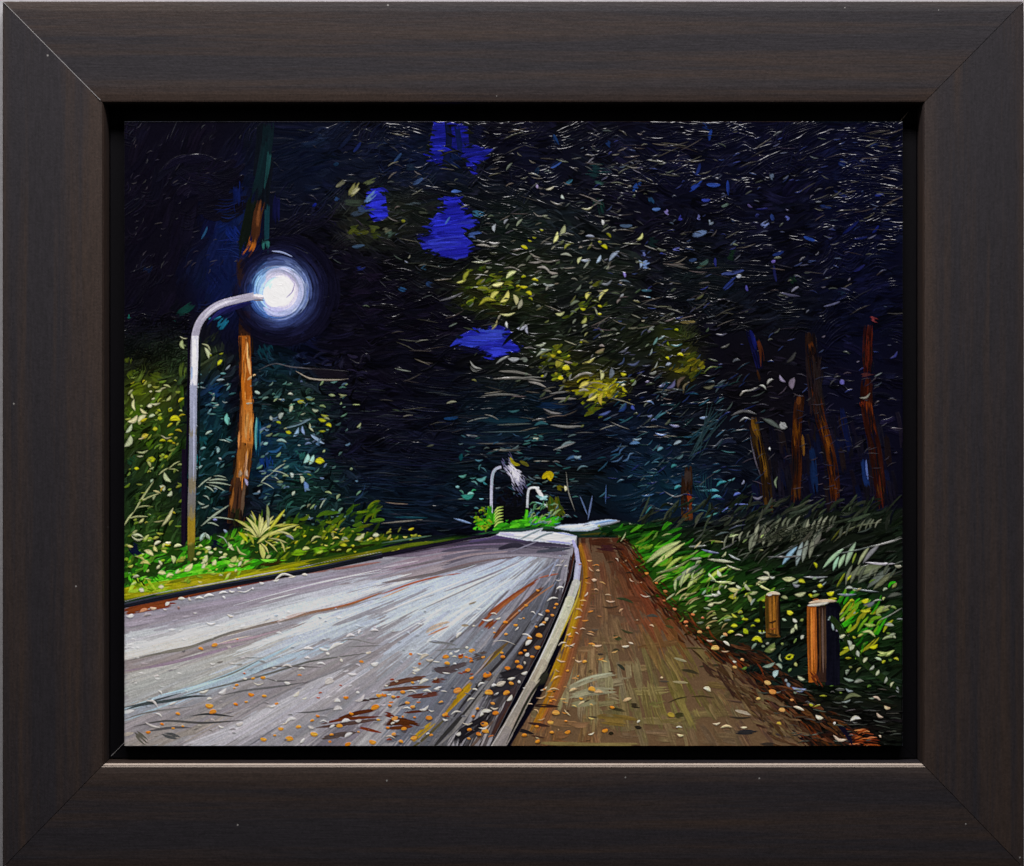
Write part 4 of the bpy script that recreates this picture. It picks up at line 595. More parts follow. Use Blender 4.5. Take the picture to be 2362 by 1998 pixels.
for pts, w, c in [([(0,490),(250,400),(450,350),(640,320)], 14, 'a05c2c'), ([(0,520),(220,430)], 8, 'b88c5c'), ([(0,350),(450,200),(900,100)], 9, '8c8490'), ([(0,400),(400,330),(800,230),(1000,190)], 26, '6a6264'), ([(100,290),(500,210),(800,160)], 18, '6c646a'), ([(0,190),(500,100),(900,40)], 26, '3a3040'), ([(350,120),(600,110),(850,130)], 20, '4c4450'), ([(900,120),(1100,140),(1480,130)], 50, '34333f'), ([(1000,100),(1300,80)], 14, '585a70'),
 ([(760,770),(900,620),(1050,510),(1200,410),(1280,350)], 34, '7e4226'), ([(900,660),(1000,560),(1150,450)], 24, '9a5a34'), ([(1260,360),(1340,340),(1420,325)], 14, '8a5444'), ([(810,790),(900,700),(950,640)], 44, '703a20'), ([(1060,640),(1150,560),(1250,480)], 26, '6e4a3c'), ([(880,870),(1000,720),(1180,540),(1330,400)], 44, '5e3c2c'), ([(950,760),(1200,540),(1400,400)], 12, '9a6848'), ([(800,1090),(870,1010),(980,910)], 40, '9a7c12'), ([(760,1130),(900,980),(1020,870)], 30, '5a4830'),
 ([(560,1400),(640,1290),(730,1190)], 44, '8f7014'), ([(500,1460),(600,1350),(720,1240)], 30, 'a07c1c'), ([(220,1690),(340,1580),(460,1490)], 44, '9a7c1c'), ([(220,1738),(350,1640),(520,1480)], 20, '4a4430'), ([(400,1738),(520,1600),(700,1400),(850,1180)], 34, '2c2b2e'), ([(560,1500),(750,1250),(1000,980),(1200,700)], 24, '2c2a30'), ([(460,1700),(600,1560),(800,1300),(1000,1030)], 30, '767478'), ([(640,1450),(850,1180),(1080,930)], 20, '6f6f76'), ([(900,1150),(1100,900),(1300,620)], 30, '6c6f7e'),
 ([(600,1738),(640,1620),(820,1500),(900,1400)], 90, '1b191f'), ([(800,1340),(900,1280),(1050,1180),(1150,1100)], 100, '25232a'), ([(900,1150),(1050,1120),(1180,1040)], 60, '201e24'), ([(1080,1020),(1250,800),(1380,600)], 70, '201c20'), ([(870,1650),(1000,1450),(1120,1250),(1200,1100),(1280,900)], 46, '3a2622'), ([(1200,1060),(1320,850),(1430,620),(1520,300),(1540,120)], 44, '28161a'), ([(1480,480),(1530,280),(1545,100)], 20, '402418'), ([(700,1738),(900,1500)], 26, '564844'),
 ([(0,1230),(200,1180),(380,1150)], 40, '56382c'), ([(0,1260),(250,1240),(400,1230)], 30, '5a3a2c'), ([(380,1190),(560,1170)], 40, '5c3222'), ([(200,1310),(350,1300),(520,1270)], 40, '55302a'), ([(0,1440),(100,1470),(140,1500)], 40, '5a2414'), ([(180,1440),(380,1420)], 20, '4e2a1c'), ([(0,1530),(150,1510),(320,1540)], 60, '44220e'), ([(30,1570),(250,1550)], 30, '552c14'), ([(400,1080),(520,1100),(700,1040)], 60, '494046'), ([(720,1010),(850,960)], 60, '4a4040'), ([(130,1390),(300,1330)], 16, '3c3034'),
 ([(350,800),(430,750),(560,710)], 34, 'b4a294'), ([(370,820),(550,740)], 12, 'b07c50'), ([(640,740),(700,740)], 20, '8c8070'), ([(380,870),(500,880),(600,900)], 20, '6e7076'), ([(430,940),(560,930),(700,920)], 14, '74767c'), ([(450,560),(800,380),(1100,240)], 12, 'd8dce6'), ([(600,610),(900,450),(1100,330)], 10, 'cfd6e0'), ([(0,640),(300,520),(700,360)], 16, 'd4dce6'), ([(0,280),(300,220)], 10, 'c8c0c8'), ([(300,620),(700,440),(1000,300)], 10, '8e8e94'), ([(500,470),(850,340),(1100,230)], 14, '8c8894'), ([(700,570),(760,550)], 14, '8a8070'),
 ([(1340,350),(1420,200),(1460,130)], 16, '9098b0'), ([(1200,700),(1300,560),(1420,360)], 18, '6d7488'), ([(1100,420),(1300,300),(1400,220)], 16, '8890a4'), ([(640,1250),(800,1080),(900,960)], 12, '9a8f96')]:
    rs('I', pts, w, c, taper='both', dry=.2, relief=.4, var=.22)
# the lit bend far off
for pts, w, c in [([(0,1420),(500,1330),(900,1290),(1350,1330)], 80, '85808c'), ([(0,1340),(500,1270),(900,1250),(1360,1270)], 80, '6a6472'), ([(0,1270),(400,1210),(900,1190),(1370,1215)], 70, '524c5c'), ([(150,1200),(600,1140),(1000,1170),(1380,1200)], 60, '3c3648'), ([(300,1150),(650,1105),(900,1150)], 50, '4a3f62'), ([(600,1240),(760,1200),(900,1210)], 60, '2c2936'), ([(0,1240),(300,1200),(700,1180)], 24, '6e5f78'), ([(1000,1260),(1350,1230)], 40, '3f414c'), ([(0,1380),(300,1300),(700,1260)], 20, '8e7f84'), ([(0,1460),(400,1370),(800,1310)], 26, '736468'), ([(740,1265),(1000,1160)], 14, '7c7a8c')]:
    for o in range(3): P('Z', [(x+rnd(-8,8), y+rnd(-.3,.3)*w) for x, y in pts], w*rnd(.5,.8), c, relief=.3, var=.2, dry=.3, clip=M_road)
def patch(pts, c, oid, strokes):
    m = polymask(TP('Z', pts)); f = blur(m.astype(float), 1)[..., None]; COL[:] = COL*(1-f)+lin(c)*f; IDM[m] = oid; HT[:] = HT*(1-f[..., 0])+.3*f[..., 0]
    for p, w, cc in strokes: P('Z', p, w, cc, relief=.4, var=.12, dry=.15, clip=m)
patch([(330,1085),(700,1025),(1100,1000),(1500,1035),(1900,1045),(2080,1085),(1900,1100),(1440,1115),(1300,1070),(900,1060),(560,1075),(400,1095)], '16291f', VERGE, [([(400,1080),(900,1030),(1200,1015)], 30, '1e4a26'), ([(1100,1030),(1500,1060),(2000,1070)], 26, '1a2c1c'), ([(1450,1090),(1700,1075),(1950,1085)], 22, '3c3c12'), ([(600,1055),(1000,1030)], 16, '24443c')])
patch([(585,1092),(620,1062),(850,1058),(960,1040),(1070,1016),(1045,1052),(1180,1062),(1300,1068),(1420,1102),(1405,1150),(1350,1192),(1150,1168),(900,1148),(760,1122)], 'cdd3ea', FARROAD, [([(620,1075),(760,1090),(900,1100)], 30, 'b4b2dc'), ([(760,1090),(1000,1110),(1300,1110)], 40, 'e2e8f6'), ([(1060,1130),(1250,1150),(1380,1140)], 40, 'eef2fb'), ([(1150,1075),(1350,1100)], 26, 'dce4f4'), ([(1100,1150),(1360,1178)], 18, '9a9cd0'), ([(820,1140),(960,1070),(1060,1025)], 20, '8a98a0'), ([(960,1150),(1080,1090),(1180,1065)], 20, '7c8a92'), ([(1200,1060),(1400,1100)], 10, '8c98d0')])
patch([(1180,1015),(1250,985),(1500,975),(1570,950),(1750,928),(1850,940),(1800,965),(1680,1000),(1560,1045),(1350,1046)], 'b4c2dc', FARROAD, [([(1230,1010),(1450,1000),(1600,985)], 34, 'd4deee'), ([(1300,1030),(1500,1025),(1620,1000)], 26, 'c4d4ee'), ([(1600,975),(1750,945),(1840,942)], 20, '7fa0cc'), ([(1480,990),(1560,975)], 8, '2c3a4c'), ([(1430,1035),(1560,1035)], 12, 'e4e8f0')])
for k in range(30): P('Z', [(rnd(1640,1800), rnd(1010,1050)), (rnd(1780,2070), rnd(1000,1090))], rnd(8,22), jit(lin(random.choice(['1e5a10','2c7c12','3c9018','16380e','4c7c1c'])), .2), relief=.6, dry=.35, oid=UNDER)
for x,y,ln,a,w,c in [(1910,1000,60,70,26,'b4cc80'),(1880,1100,70,20,40,'8cb450'),(1975,1000,70,70,30,'a0b878'),(1650,1000,30,0,26,'b8c860'),(1760,1020,40,20,20,'a8c868')]: leaf('Z', x, y, ln, a, w, c)

# left kerb and rust gutter
kb = [(20,582),(300,522),(700,442),(1100,370),(1500,300),(1900,218),(2085,180)]
for o, c, w in [(26,'7a3816',40),(38,'6a3218',24)]:
    P('H', [(x, y+o*(1-x/2600)) for x, y in kb[:5]], w, c, taper='end', relief=.4, var=.2, dry=.15)
P('H', [(0,650),(120,620),(330,580),(480,570)], 50, '74381a', relief=.4, var=.25, dry=.1); P('H', [(1400,330),(1700,290),(2085,230)], 20, '8c6460', relief=.3, dry=.3)
P('H', [(0,590)]+kb, 44, '15171f', taper='none', relief=.35, var=.2, oid=KERB)
P('I', [(-20,182),(400,100),(640,55),(800,20),(900,-15)], 34, '16121f', taper='end', relief=.35, oid=KERB)
P('H', [(x, y-14) for x, y in kb], 12, '2c303c', taper='none', relief=.35, dry=.2); P('I', [(0,110),(300,60),(600,10)], 30, '0c1418', relief=.5, dry=.1); P('I', [(0,130),(250,90),(420,70)], 26, '505c10', relief=.5, dry=.3); P('I', [(0,80),(400,20)], 12, '4a6450', relief=.5, dry=.2)
P('H', [(20,548),(300,480),(700,410),(1100,335),(1600,240),(2085,150)], 7, 'b4b0b8', taper='lens', relief=.5, dry=.5)
for x,y,ln,a,w,c in [(70,662,60,-5,16,'ecd8d0'),(180,622,70,-20,26,'c08868'),(255,597,50,5,24,'d8a890'),(370,568,40,-40,30,'ecdccc'),(350,610,30,20,10,'c8b8b8'),(455,600,24,70,20,'8a6c68'),(482,527,56,0,22,'e8ccb8'),(550,527,34,60,16,'d0c0b8'),(625,525,70,0,18,'e8dccc'),(700,508,80,-10,26,'e4dedc'),(815,483,70,-8,16,'e8e0dc'),(885,465,44,10,16,'e4dcd0'),(945,437,30,10,20,'e0d4c4'),(990,455,120,-12,10,'e8dccc'),(1055,445,20,70,14,'e4e0e0'),(1125,398,34,10,20,'ece0d8'),(820,518,26,50,16,'eceaea'),(1300,360,150,-14,16,'f0dccc'),(1370,350,60,-10,16,'ecd4c0'),(1470,335,44,5,20,'ecd8c8'),(1240,375,50,-15,14,'f0dccc'),(75,655,40,-15,14,'f0e8e0'),(210,660,60,-10,22,'948c90')]:
    leaf('H', x, y, ln, a, w, c, edge=0)
# ---- footpath
f = blur(M_path.astype(float), 2)[..., None]; COL[:] = COL*(1-f)+lin('5c4634')*f; IDM[M_path] = PATH; HT[:] = HT*(1-f[..., 0])
SXn, SYn = SX, SY
v = np.clip((SY-1250)/470, 0, 1)
pc = [(0,'3a2016'),(.15,'4f3020'),(.35,'614631'),(.6,'66553a'),(.8,'6e5f48'),(1,'5a4836')]
PCOL = np.zeros((H, W, 3))
for i in range(3): PCOL[..., i] = np.interp(v, [a for a, _ in pc], [lin(c)[i] for _, c in pc])
for x, y, rx, ry, c, s in [(1545,1620,140,40,'58501c',1.2),(1600,1600,90,60,'58501c',.8),(1370,1580,90,30,'7c7866',1.6),(1740,1650,90,60,'5c4640',1),(1800,1700,120,30,'50382e',1),(1560,1500,60,70,'5e5224',.9),(1420,1300,60,60,'55301c',1),(1300,1700,90,40,'6a3c1c',1),(1330,1480,40,100,'84502c',.6),(1400,1440,40,120,'76604a',.5),(1505,1400,36,70,'6a2812',1.3),(1560,1450,50,40,'602812',1.2),(1465,1320,34,60,'48200f',1.2),(1680,1560,60,50,'50281a',1.),(1780,1660,60,50,'3c2018',1.)]:
    g = s*np.exp(-((SX-x)/rx)**2-((SY-y)/ry)**2); g = (g/(1+g))[..., None]; PCOL = PCOL*(1-g)+lin(c)*g
for _ in range(620):
    x = rnd(1150, 1850); y = rnd(1240, 1725)
    if not pt_in(M_path, x, y): continue
    q = (x-1345)/(y-1150) if y > 1160 else 0
    a = R_(92)-math.atan(q*1.0)+rnd(-.12, .12) if random.random() < .8 else rnd(-.2, .2)
    paint(arc(x, y, a, rnd(40, 120), rnd(-5, 5)), rnd(8, 20), jit(at(PCOL, x, y), .2), relief=.4, var=.3, dry=.3, clip=M_path, bs=3., thick=.2)
def ps(t, pts, w, c, **k):
    kw = dict(relief=.4, var=.2, dry=.25, clip=M_path, thick=.2); kw.update(k); P(t, pts, w, c, **kw)
for k in range(9):
    o = k*9
    ps('I', [(1575+o,80),(1625+o,300),(1600+o,520),(1500+o*1.2,860),(1380+o*1.4,1200),(1180+o*1.6,1600)], 22, ['8c5c14','8a5a16','9c6c1c','925c1a','84502c','7c482a','7c4c32','74482e','6c4830'][k])
ps('I', [(1590,500),(1520,760),(1440,960)], 40, 'a07c18'); ps('I', [(1440,960),(1380,1120),(1340,1200)], 60, '9a7414'); ps('I', [(1570,60),(1620,180)], 36, '9a641c'); ps('I', [(1700,100),(1950,130)], 60, '32181a'); ps('I', [(1640,70),(1900,70)], 50, '3e2014')
ps('I', [(1480,1250),(1700,1160),(1900,1130)], 50, '8a8470'); ps('I', [(1480,1320),(1700,1270),(1900,1260)], 60, '827c68'); ps('I', [(1500,1380),(1750,1350)], 50, '7a745c'); ps('I', [(1560,1200),(1700,1150),(1850,1120)], 16, '9c9c88')
ps('I', [(1250,1680),(1700,1700),(2085,1690)], 40, '6e5e3c'); ps('I', [(1700,1480),(2085,1520)], 90, '675229')
for t, x0, y0, x1, y1, w, c in [('I',1880,520,2020,560,22,'2e3420'),('I',1770,590,1900,585,16,'3a2c20'),('I',1850,820,1940,870,36,'353a22'),('I',1890,1050,1950,1100,24,'2a2c24'),('I',1660,1120,1700,1105,24,'3a3022'),('I',1980,1380,2080,1395,40,'2c241a'),('I',1820,1400,1960,1430,24,'353020'),('I',1650,1475,1730,1475,20,'40382c'),('I',1180,1380,1420,1390,30,'2c1c18'),('I',1170,1520,1350,1550,26,'33201c'),('I',1060,1570,1220,1610,30,'1c181a'),('I',1200,1620,1310,1640,16,'3c2820'),
   ('I',1680,770,1740,770,18,'4c4238'),('I',1850,940,1910,940,18,'3a3424'),('I',1730,970,1780,970,18,'3a302a'),('I',1950,320,2030,315,14,'2c2018'),('I',1920,770,2020,800,20,'3c3824'),('I',2030,1550,2085,1560,30,'241e18'),('I',1130,1440,1260,1420,40,'241418'),('I',1820,1610,1860,1610,30,'241e14'),
   ('J',40,665,130,670,24,'3c3a34'),('J',190,740,260,760,20,'3c3c20'),('J',460,1070,640,1055,24,'353020'),('J',320,1095,460,1130,26,'352f20'),('J',540,1140,750,1170,22,'3e3424'),('J',340,920,520,930,12,'3a3418'),('J',750,1270,920,1330,24,'33241e'),('J',210,1360,370,1310,12,'342c1a'),('J',700,1470,880,1475,18,'342a22'),('J',730,1600,940,1590,40,'222024'),('J',940,1490,1080,1510,30,'282428'),('J',1020,1600,1220,1640,24,'322828'),('J',950,1690,1110,1710,30,'2c2420'),('J',140,1185,220,1190,16,'443c34'),('J',260,1460,350,1460,50,'38341e'),('J',680,1340,960,1360,16,'42302a'),('J',400,1310,580,1320,14,'3c3020')]:
    dabs(t, [(x0, y0, x1, y1, w, c, rnd(-10, 10))], relief=.3, dry=.15, clip=(IDM == PATH), taper='lens')
for x0,y0,x1,y1,w,c in [(260,1000,360,1030,20,'8a8468'),(750,1420,890,1455,26,'9a8c80'),(250,1190,370,1200,20,'84785c')]: P('J', [(x0,y0),(x1,y1)], w, c, relief=.35, dry=.2)
# pale kerb: curving band
kp = TP('I', [(1535,62),(1562,130),(1578,250),(1560,400),(1510,540),(1440,720),(1370,880),(1290,1050),(1200,1230),(1100,1420),(1000,1600),(920,1738)])
def wid(k): return 1
kws = [5,7,11,17,20,22,22,23,25,27,30,33]
for i in range(len(kp)-1):
    a = kp[max(0, i-1)]; seg_ = [kp[i], ((kp[i][0]+kp[i+1][0])/2, (kp[i][1]+kp[i+1][1])/2), kp[i+1]]
    cc = ['a8a4d0','b0aed0','a8a6c0','b4b4ae','bcbca4','b4b29c','b0ac98','a39a88','958d80','8d857c','857e7a'][i]
    P('P', seg_, (kws[i]+kws[i+1])/2, cc, taper='none', butt=False, var=.08, relief=.25, oid=KERB)
    for _ in range(5):
        o = rnd(-.35, .35)*kws[i]; P('P', [(x+o, y) for x, y in seg_], rnd(3, 7), jit(lin(cc), .12), taper='both', relief=.3, dry=.3, oid=KERB)
edgeL = [(x-kws[i]*.45, y-2) for i, (x, y) in enumerate(kp)]
P('P', edgeL[4:9], 3, 'dedcd8', relief=.7, taper='lens', dry=.2); P('P', edgeL[8:], 2.5, 'c8c4c0', relief=.5, taper='lens', dry=.3)
P('I', [(1355,1060),(1300,1150),(1200,1290),(1100,1480),(1000,1690)], 22, '2a2a22', relief=.4, taper='lens'); P('I', [(1340,1080),(1280,1190),(1220,1260)], 60, '26261e', relief=.5, dry=.1, taper='lens')
P('I', [(1600,380),(1570,520),(1500,680),(1420,860)], 14, 'b09c3c', relief=.3, dry=.2)
# fallen leaves -- orange then pale
OR = 'd9822e'
OI = [(725,945,34),(515,993,34),(635,990,26),(525,1050,28),(720,1030,20),(690,1095,30),(815,990,20),(965,963,18),(972,995,24),(1010,1078,30),(1108,1076,34),(848,1142,46),(720,1158,24),(610,1265,46),(860,1283,44),(1003,1285,36),(893,1363,24),(1040,1205,26),(915,1445,34),(825,1527,40),(705,1577,26),(832,1593,36),(780,1618,24),(380,1482,36),(508,1450,32),(250,1390,26),(170,1272,28),(208,1358,26),(250,1195,18),(95,1310,24),(18,1300,30),(65,1380,20),(105,1480,34),(180,1570,30),(100,1618,26),(258,1638,36),(155,1675,24),(50,1558,20),(265,1473,16),(475,1355,26),(993,718,26),(1075,733,22),(998,813,20),(1160,575,20),(1253,455,18),(1330,630,22),(1370,655,20),(1403,572,20),(1388,600,14),(1240,748,16),(1303,720,20),(1187,838,26),(1262,828,34),(1250,910,30),(1208,987,22),(1115,965,22),(1150,937,18),(1087,1035,24),(905,795,14),(1140,680,12),
 (1512,832,20),(1628,1033,24),(1490,1100,18),(1685,1258,38),(1600,1322,20),(1398,1445,40),(1355,1512,32),(1478,1504,16),(1245,1548,22),(1145,1622,28),(1250,1668,28),(1365,1602,22),(1490,1590,30),(1790,1580,32),(1850,1392,24),(1355,1350,16),(735,1470,20),(1575,1145,12),(700,1645,20),(770,1410,20)]
for x, y, r in OI: leaf('I', x+3, y+6, r*1.7, rnd(-25,20), r*.9, '3a2418', edge=0, alpha=.6, thick=.2); leaf('I', x, y, r*1.6, rnd(-25,20), r*1.0, random.choice([OR,'e08c38','cf7624','dc8a44']), edge=.2, taper='both')
OH = [(635,930,26),(748,898,34),(1135,1156,28),(1055,1160,20),(925,1222,22),(905,1245,14),(1042,1288,32),(1145,1307,26),(1000,1348,18),(915,1375,26),(705,1377,42),(735,1438,38),(452,1450,26),(325,1532,22),(215,1593,26),(415,1562,18),(492,1550,16),(1800,1313,28),(2065,1295,30),(2035,1400,46),(1845,1443,24),(1575,1462,22),(1530,1505,22),(1420,1558,30),(1278,1565,30),(1545,1608,40),(1345,1655,44),(1140,1650,34),(1748,1548,34),(1685,1618,22),(2015,1668,38),(1815,1690,34),(2060,1495,20),(1230,1620,18),(1900,1595,14),(985,1125,14),(930,850,12)]
for x, y, r in OH: leaf('H', x, y, r*1.6, rnd(-20,25), r*.95, random.choice([OR,'e08c38','d27a20','dc8a34']), edge=.2, taper='both')
OJ = [(590,925,42,'f0a45c'),(465,795,26,'e89c5c'),(355,715,24,'d87c4c'),(410,655,22,'c87444'),(668,815,24,'e8a068'),(805,1018,20,'e0945c'),(745,1077,24,'dca05c'),(1010,1197,36,'e8a464'),(1050,1268,40,'d88a44'),(935,1328,24,'eaa060'),(1125,1420,34,'e4a05c'),(1205,1335,20,'e08c50'),(265,605,20,'d07c54'),(190,465,22,'b87444'),(40,318,20,'d8883c'),(120,398,18,'c87840'),(180,538,16,'c07040'),(530,762,18,'e09464'),(490,680,16,'c86c44'),(360,745,14,'c87c4c'),(1100,1530,24,'a88c38'),(235,1460,40,'9c8434')]
pass
def pales(t, data, pal):
    for x, y, ln, a, w in data: leaf(t, x, y, ln, a, w, random.choice(pal), edge=.3)
pales('I', [(1415,265,50,-5,12),(1478,265,24,0,10),(1380,300,10,0,12),(1450,225,40,-50,10),(1420,373,50,-5,12),(1430,443,60,-15,16),(1370,533,90,-15,16),(1275,652,36,20,14),(1215,640,40,30,8),(1325,692,34,-50,24),(1285,740,44,-10,12),(1165,822,80,20,14),(1180,880,60,-40,28),(1165,970,34,-30,30),(1145,1040,24,80,22),(1145,1118,50,-20,26),(1040,1165,60,-12,20),(955,1205,80,-20,34),(1107,1190,24,60,22),(920,1287,44,-30,14),(1025,1320,60,-50,26),(715,1337,60,-20,14),(905,1398,60,5,18),(835,1445,100,-25,40),(800,1215,60,-25,18),(690,1520,80,0,12),(820,1550,80,-15,14),(615,1605,40,-30,26),(1145,1240,20,0,10),
 (345,995,80,-28,26),(385,1013,60,0,20),(585,992,34,0,14),(305,967,50,10,12),(440,1030,60,8,12),(620,818,60,-45,26),(685,915,24,0,20),(740,747,24,0,14),(645,965,50,-5,10),(280,1097,60,-10,24),(270,1075,50,0,12),(260,1125,30,20,12),(520,1120,60,8,14),(340,1193,80,-25,28),(450,1240,60,-20,24),(430,1163,36,-30,14),(500,1268,50,5,10),(365,1270,70,5,14),(240,1275,90,8,14),(340,1400,80,-25,24),(205,1408,70,5,14),(400,1420,44,10,14),(120,1185,30,0,14),(40,1220,26,0,16),(60,1290,36,0,12),(120,1500,44,-5,16),(70,1640,80,10,14),(60,1725,50,0,12),(600,1445,90,-12,12),(515,1495,50,15,16),(850,690,90,-3,16),(935,683,40,-20,18),(900,765,20,0,16),(1110,682,34,0,8),(1085,765,40,-45,10),(980,880,180,8,6),(900,650,50,10,10),
 (1500,590,20,0,10)], ['d8d0c8','c8c4c4','e4dcd4','b8b0a8','dcd4c4'])
pales('I', [(1680,288,50,45,10),(1735,298,30,0,16),(1705,373,40,5,22),(1640,490,44,-50,12),(1720,457,40,10,10),(1815,497,50,5,10),(1835,543,70,5,14),(1920,620,44,-40,12),(1585,620,60,25,12),(1575,680,60,-20,12),(1545,755,40,15,10),(1612,772,50,0,10),(1675,813,60,15,16),(1565,803,30,30,10),(1500,808,40,-25,12),(1730,898,70,0,14),(1955,905,56,-5,16),(2000,880,40,20,14),(1450,890,70,-20,10),(1510,890,80,-8,10),(1525,915,50,-30,12),(1440,1020,70,15,12),(1580,1020,56,8,14),(1410,1100,40,35,10),(1400,1160,60,-30,12),(1380,1258,90,-3,12),(1300,1245,60,-30,12),(1280,1310,80,-15,14),(1360,1310,50,0,8),(1240,1430,50,40,12),(1490,1440,70,45,14),(1605,1365,60,-30,16),(1535,1260,60,-20,24),(1740,1275,70,0,26),(1970,1335,70,-20,30),(1680,1605,50,-20,12),(2060,1510,30,-40,20),(1250,1640,30,20,8),(1420,1575,10,60,8),(1610,575,20,0,8),(1885,215,40,50,8),(1955,215,50,-45,8),(2005,290,34,-30,10),(2005,375,40,40,10),(2065,390,50,5,8),(2060,275,60,10,8),(1190,1370,40,0,8),(1280,1490,60,-15,10),(2050,695,16,0,8)], ['c8a480','d4b498','b89470','dccab4','c0a888'])
pass
pales('H', [(1835,830,70,-8,26),(1910,795,40,-60,16),(2030,785,60,0,22),(1500,930,80,0,22),(1620,930,70,15,24),(1720,910,120,-25,26),(1655,965,30,20,22),(1490,1003,44,0,18),(1600,1050,70,5,16),(1330,1075,90,5,18),(1225,1080,40,0,20),(1445,1090,50,0,18),(1765,1020,30,60,24),(2030,1045,60,-10,30),(1850,1130,70,5,24),(1670,1200,70,-20,44),(1330,1200,50,10,24),(1400,1290,60,-40,26),(1910,1320,90,-35,24),(1730,1350,50,0,24),(1735,1415,70,-5,28),(1800,1510,70,-10,26),(1620,1515,60,0,12),(1520,1555,50,20,30),(1360,1505,90,-20,28),(1310,1515,70,-30,12),(810,1265,70,-30,30),(705,1330,40,-10,24),(660,1265,80,-15,20),(245,1370,110,30,18),(250,1540,120,20,20),(410,1370,60,-20,18),(945,1525,60,-15,26),(800,1550,40,20,16),(1450,1665,50,-50,24),(1820,1620,70,-30,30),(1690,1550,50,-30,20),(1900,1500,50,-10,24),(1215,1385,60,-20,14),(990,1165,34,0,16),(720,720,70,0,20),(875,660,50,20,16),(590,640,30,0,12),(730,1045,40,5,12),(890,1048,50,5,10),(1100,1200,80,0,10),(310,1280,44,50,16),(300,1460,60,30,14)], ['cfccd2','dad6d4','bcb8bc','d8d0c8','c8c4cc'])
for _ in range(170):
    x = rnd(300, 1240); y = rnd(1400, 1715)
    if pt_in(M_road, x, y) and IDM[int((y-PY0)/ST), int((x-PX0)/ST)] == ROAD:
        paint(arc(x, y, rnd(-.5, .4), rnd(5, 16), rnd(-2, 2)), rnd(2, 5.5), jit(at(Cs, x, y)*random.choice([1.35, 1.25, .6]), .1), relief=.4, taper='lens', thick=.6)
for _ in range(40):
    x = random.gauss(960, 150); y = rnd(1500, 1715)
    if pt_in(M_road, x, y): paint(arc(x, y, rnd(-.4, .3), rnd(5, 13), rnd(-2, 2)), rnd(3, 6), random.choice(['c87830','a45c24','7c3c18','d0c4b8','e0d8d0']), relief=.4, taper='both', thick=.6)
for _ in range(60):
    x = rnd(1240, 1420); y = rnd(1280, 1715)
    if pt_in(M_path, x, y): paint(arc(x, y, rnd(-.4, .4), rnd(5, 16), rnd(-2, 2)), rnd(2, 4), random.choice(['c89c60','a87848','c87830','8c6038','3c2a1c']), relief=.4, taper='lens', thick=.6)
# ---- right bank
M_bank = polymask(TP('P', [(1380,1212),(1440,1204),(1480,1212),(1520,1196),(1560,1210),(1620,1188),(1660,1200),(1720,1176),(1780,1192),(1840,1170),(1900,1184),(1980,1166),(2040,1180),(2090,1170),(2090,1730),(1880,1730),(1800,1640),(1720,1570),(1640,1500),(1560,1420),(1510,1350),(1470,1280),(1440,1240),(1400,1236)]))
BB = [(1400,1225,60,20,'0c2c10',1.5),(1500,1230,50,26,'103008',2),(1490,1268,36,40,'1e5008',2.2),(1560,1320,60,34,'1e4a0a',2.2),(1620,1300,80,40,'10280c',1.6),(1600,1370,60,34,'28480c',2),(1650,1400,60,50,'1e340c',1.8),(1700,1350,90,50,'14300e',1.6),(1750,1230,130,40,'141811',2.2),(1900,1260,150,40,'10150e',2),(2000,1330,90,50,'141c14',2),(1980,1415,34,44,'124008',2.2),(1950,1470,40,36,'0e2608',2),(2050,1450,60,60,'12260e',1.8),(1740,1470,60,50,'141e14',1.8),(1780,1540,80,50,'0e1a18',1.8),(1950,1580,110,50,'121e10',1.8),(1980,1650,120,50,'0e0c0c',2.2),(1880,1640,80,40,'14100c',2),(1600,1190,140,20,'0a1620',1.6),(1640,1450,50,40,'2a2c10',1.4)]
num = np.zeros((H, W, 3))+lin('0c140c')*.3; den = np.full((H, W), .3)
for x, y, rx, ry, c, s in BB:
    g = s*np.exp(-((SX-x)/rx)**2-((SY-y)/ry)**2); num += g[..., None]*lin(c); den += g
BC = num/den[..., None]; f = blur(M_bank.astype(float), 10)[..., None]; COL[:] = COL*(1-f)+BC*f; IDM[M_bank] = UNDER
for _ in range(1500):
    x = rnd(1390, 2090); y = rnd(1195, 1725)
    if not pt_in(M_bank, x, y): continue
    paint(arc(x, y, rnd(-.75, -.05) if y < 1560 else rnd(-.2, .3), rnd(20, 65), rnd(-6, 6)), rnd(5, 12), jit(at(BC, x, y)*random.choice([.2, .5, .9, 1.2]), .5), relief=.85, dry=.35, var=.55)
for _ in range(150):
    x = rnd(1480, 2080); y = 1185+rnd(-30, 22)
    paint(arc(x, y, rnd(-1.3, -.2), rnd(24, 60), rnd(-6, 6)), rnd(3, 8), jit(lin(random.choice(['0e120e','1a2018','10160e','262c22','0a0c14','2c3226'])), .3), relief=.8, dry=.35, var=.4)
for _ in range(80):   # bright grass strokes
    x = random.gauss(1560, 70); y = 1215+(x-1430)*.62+random.gauss(0, 34)
    paint(arc(x, y, rnd(-.7, -.2), rnd(20, 55), rnd(-5, 5)), rnd(4, 9), jit(lin(random.choice(['2c7c10','1e600e','4a9018','5c7c1c','16440c'])), .2), relief=.7, dry=.3, clip=M_bank)
for _ in range(46):
    x = random.gauss(1985, 28); y = random.gauss(1430, 38)
    paint(arc(x, y, rnd(-1.1, -.5), rnd(20, 55), rnd(-5, 5)), rnd(4, 8), jit(lin(random.choice(['2c8a10','1e640e','5c8c18','8c901c','124408'])), .2), relief=.7, dry=.3)
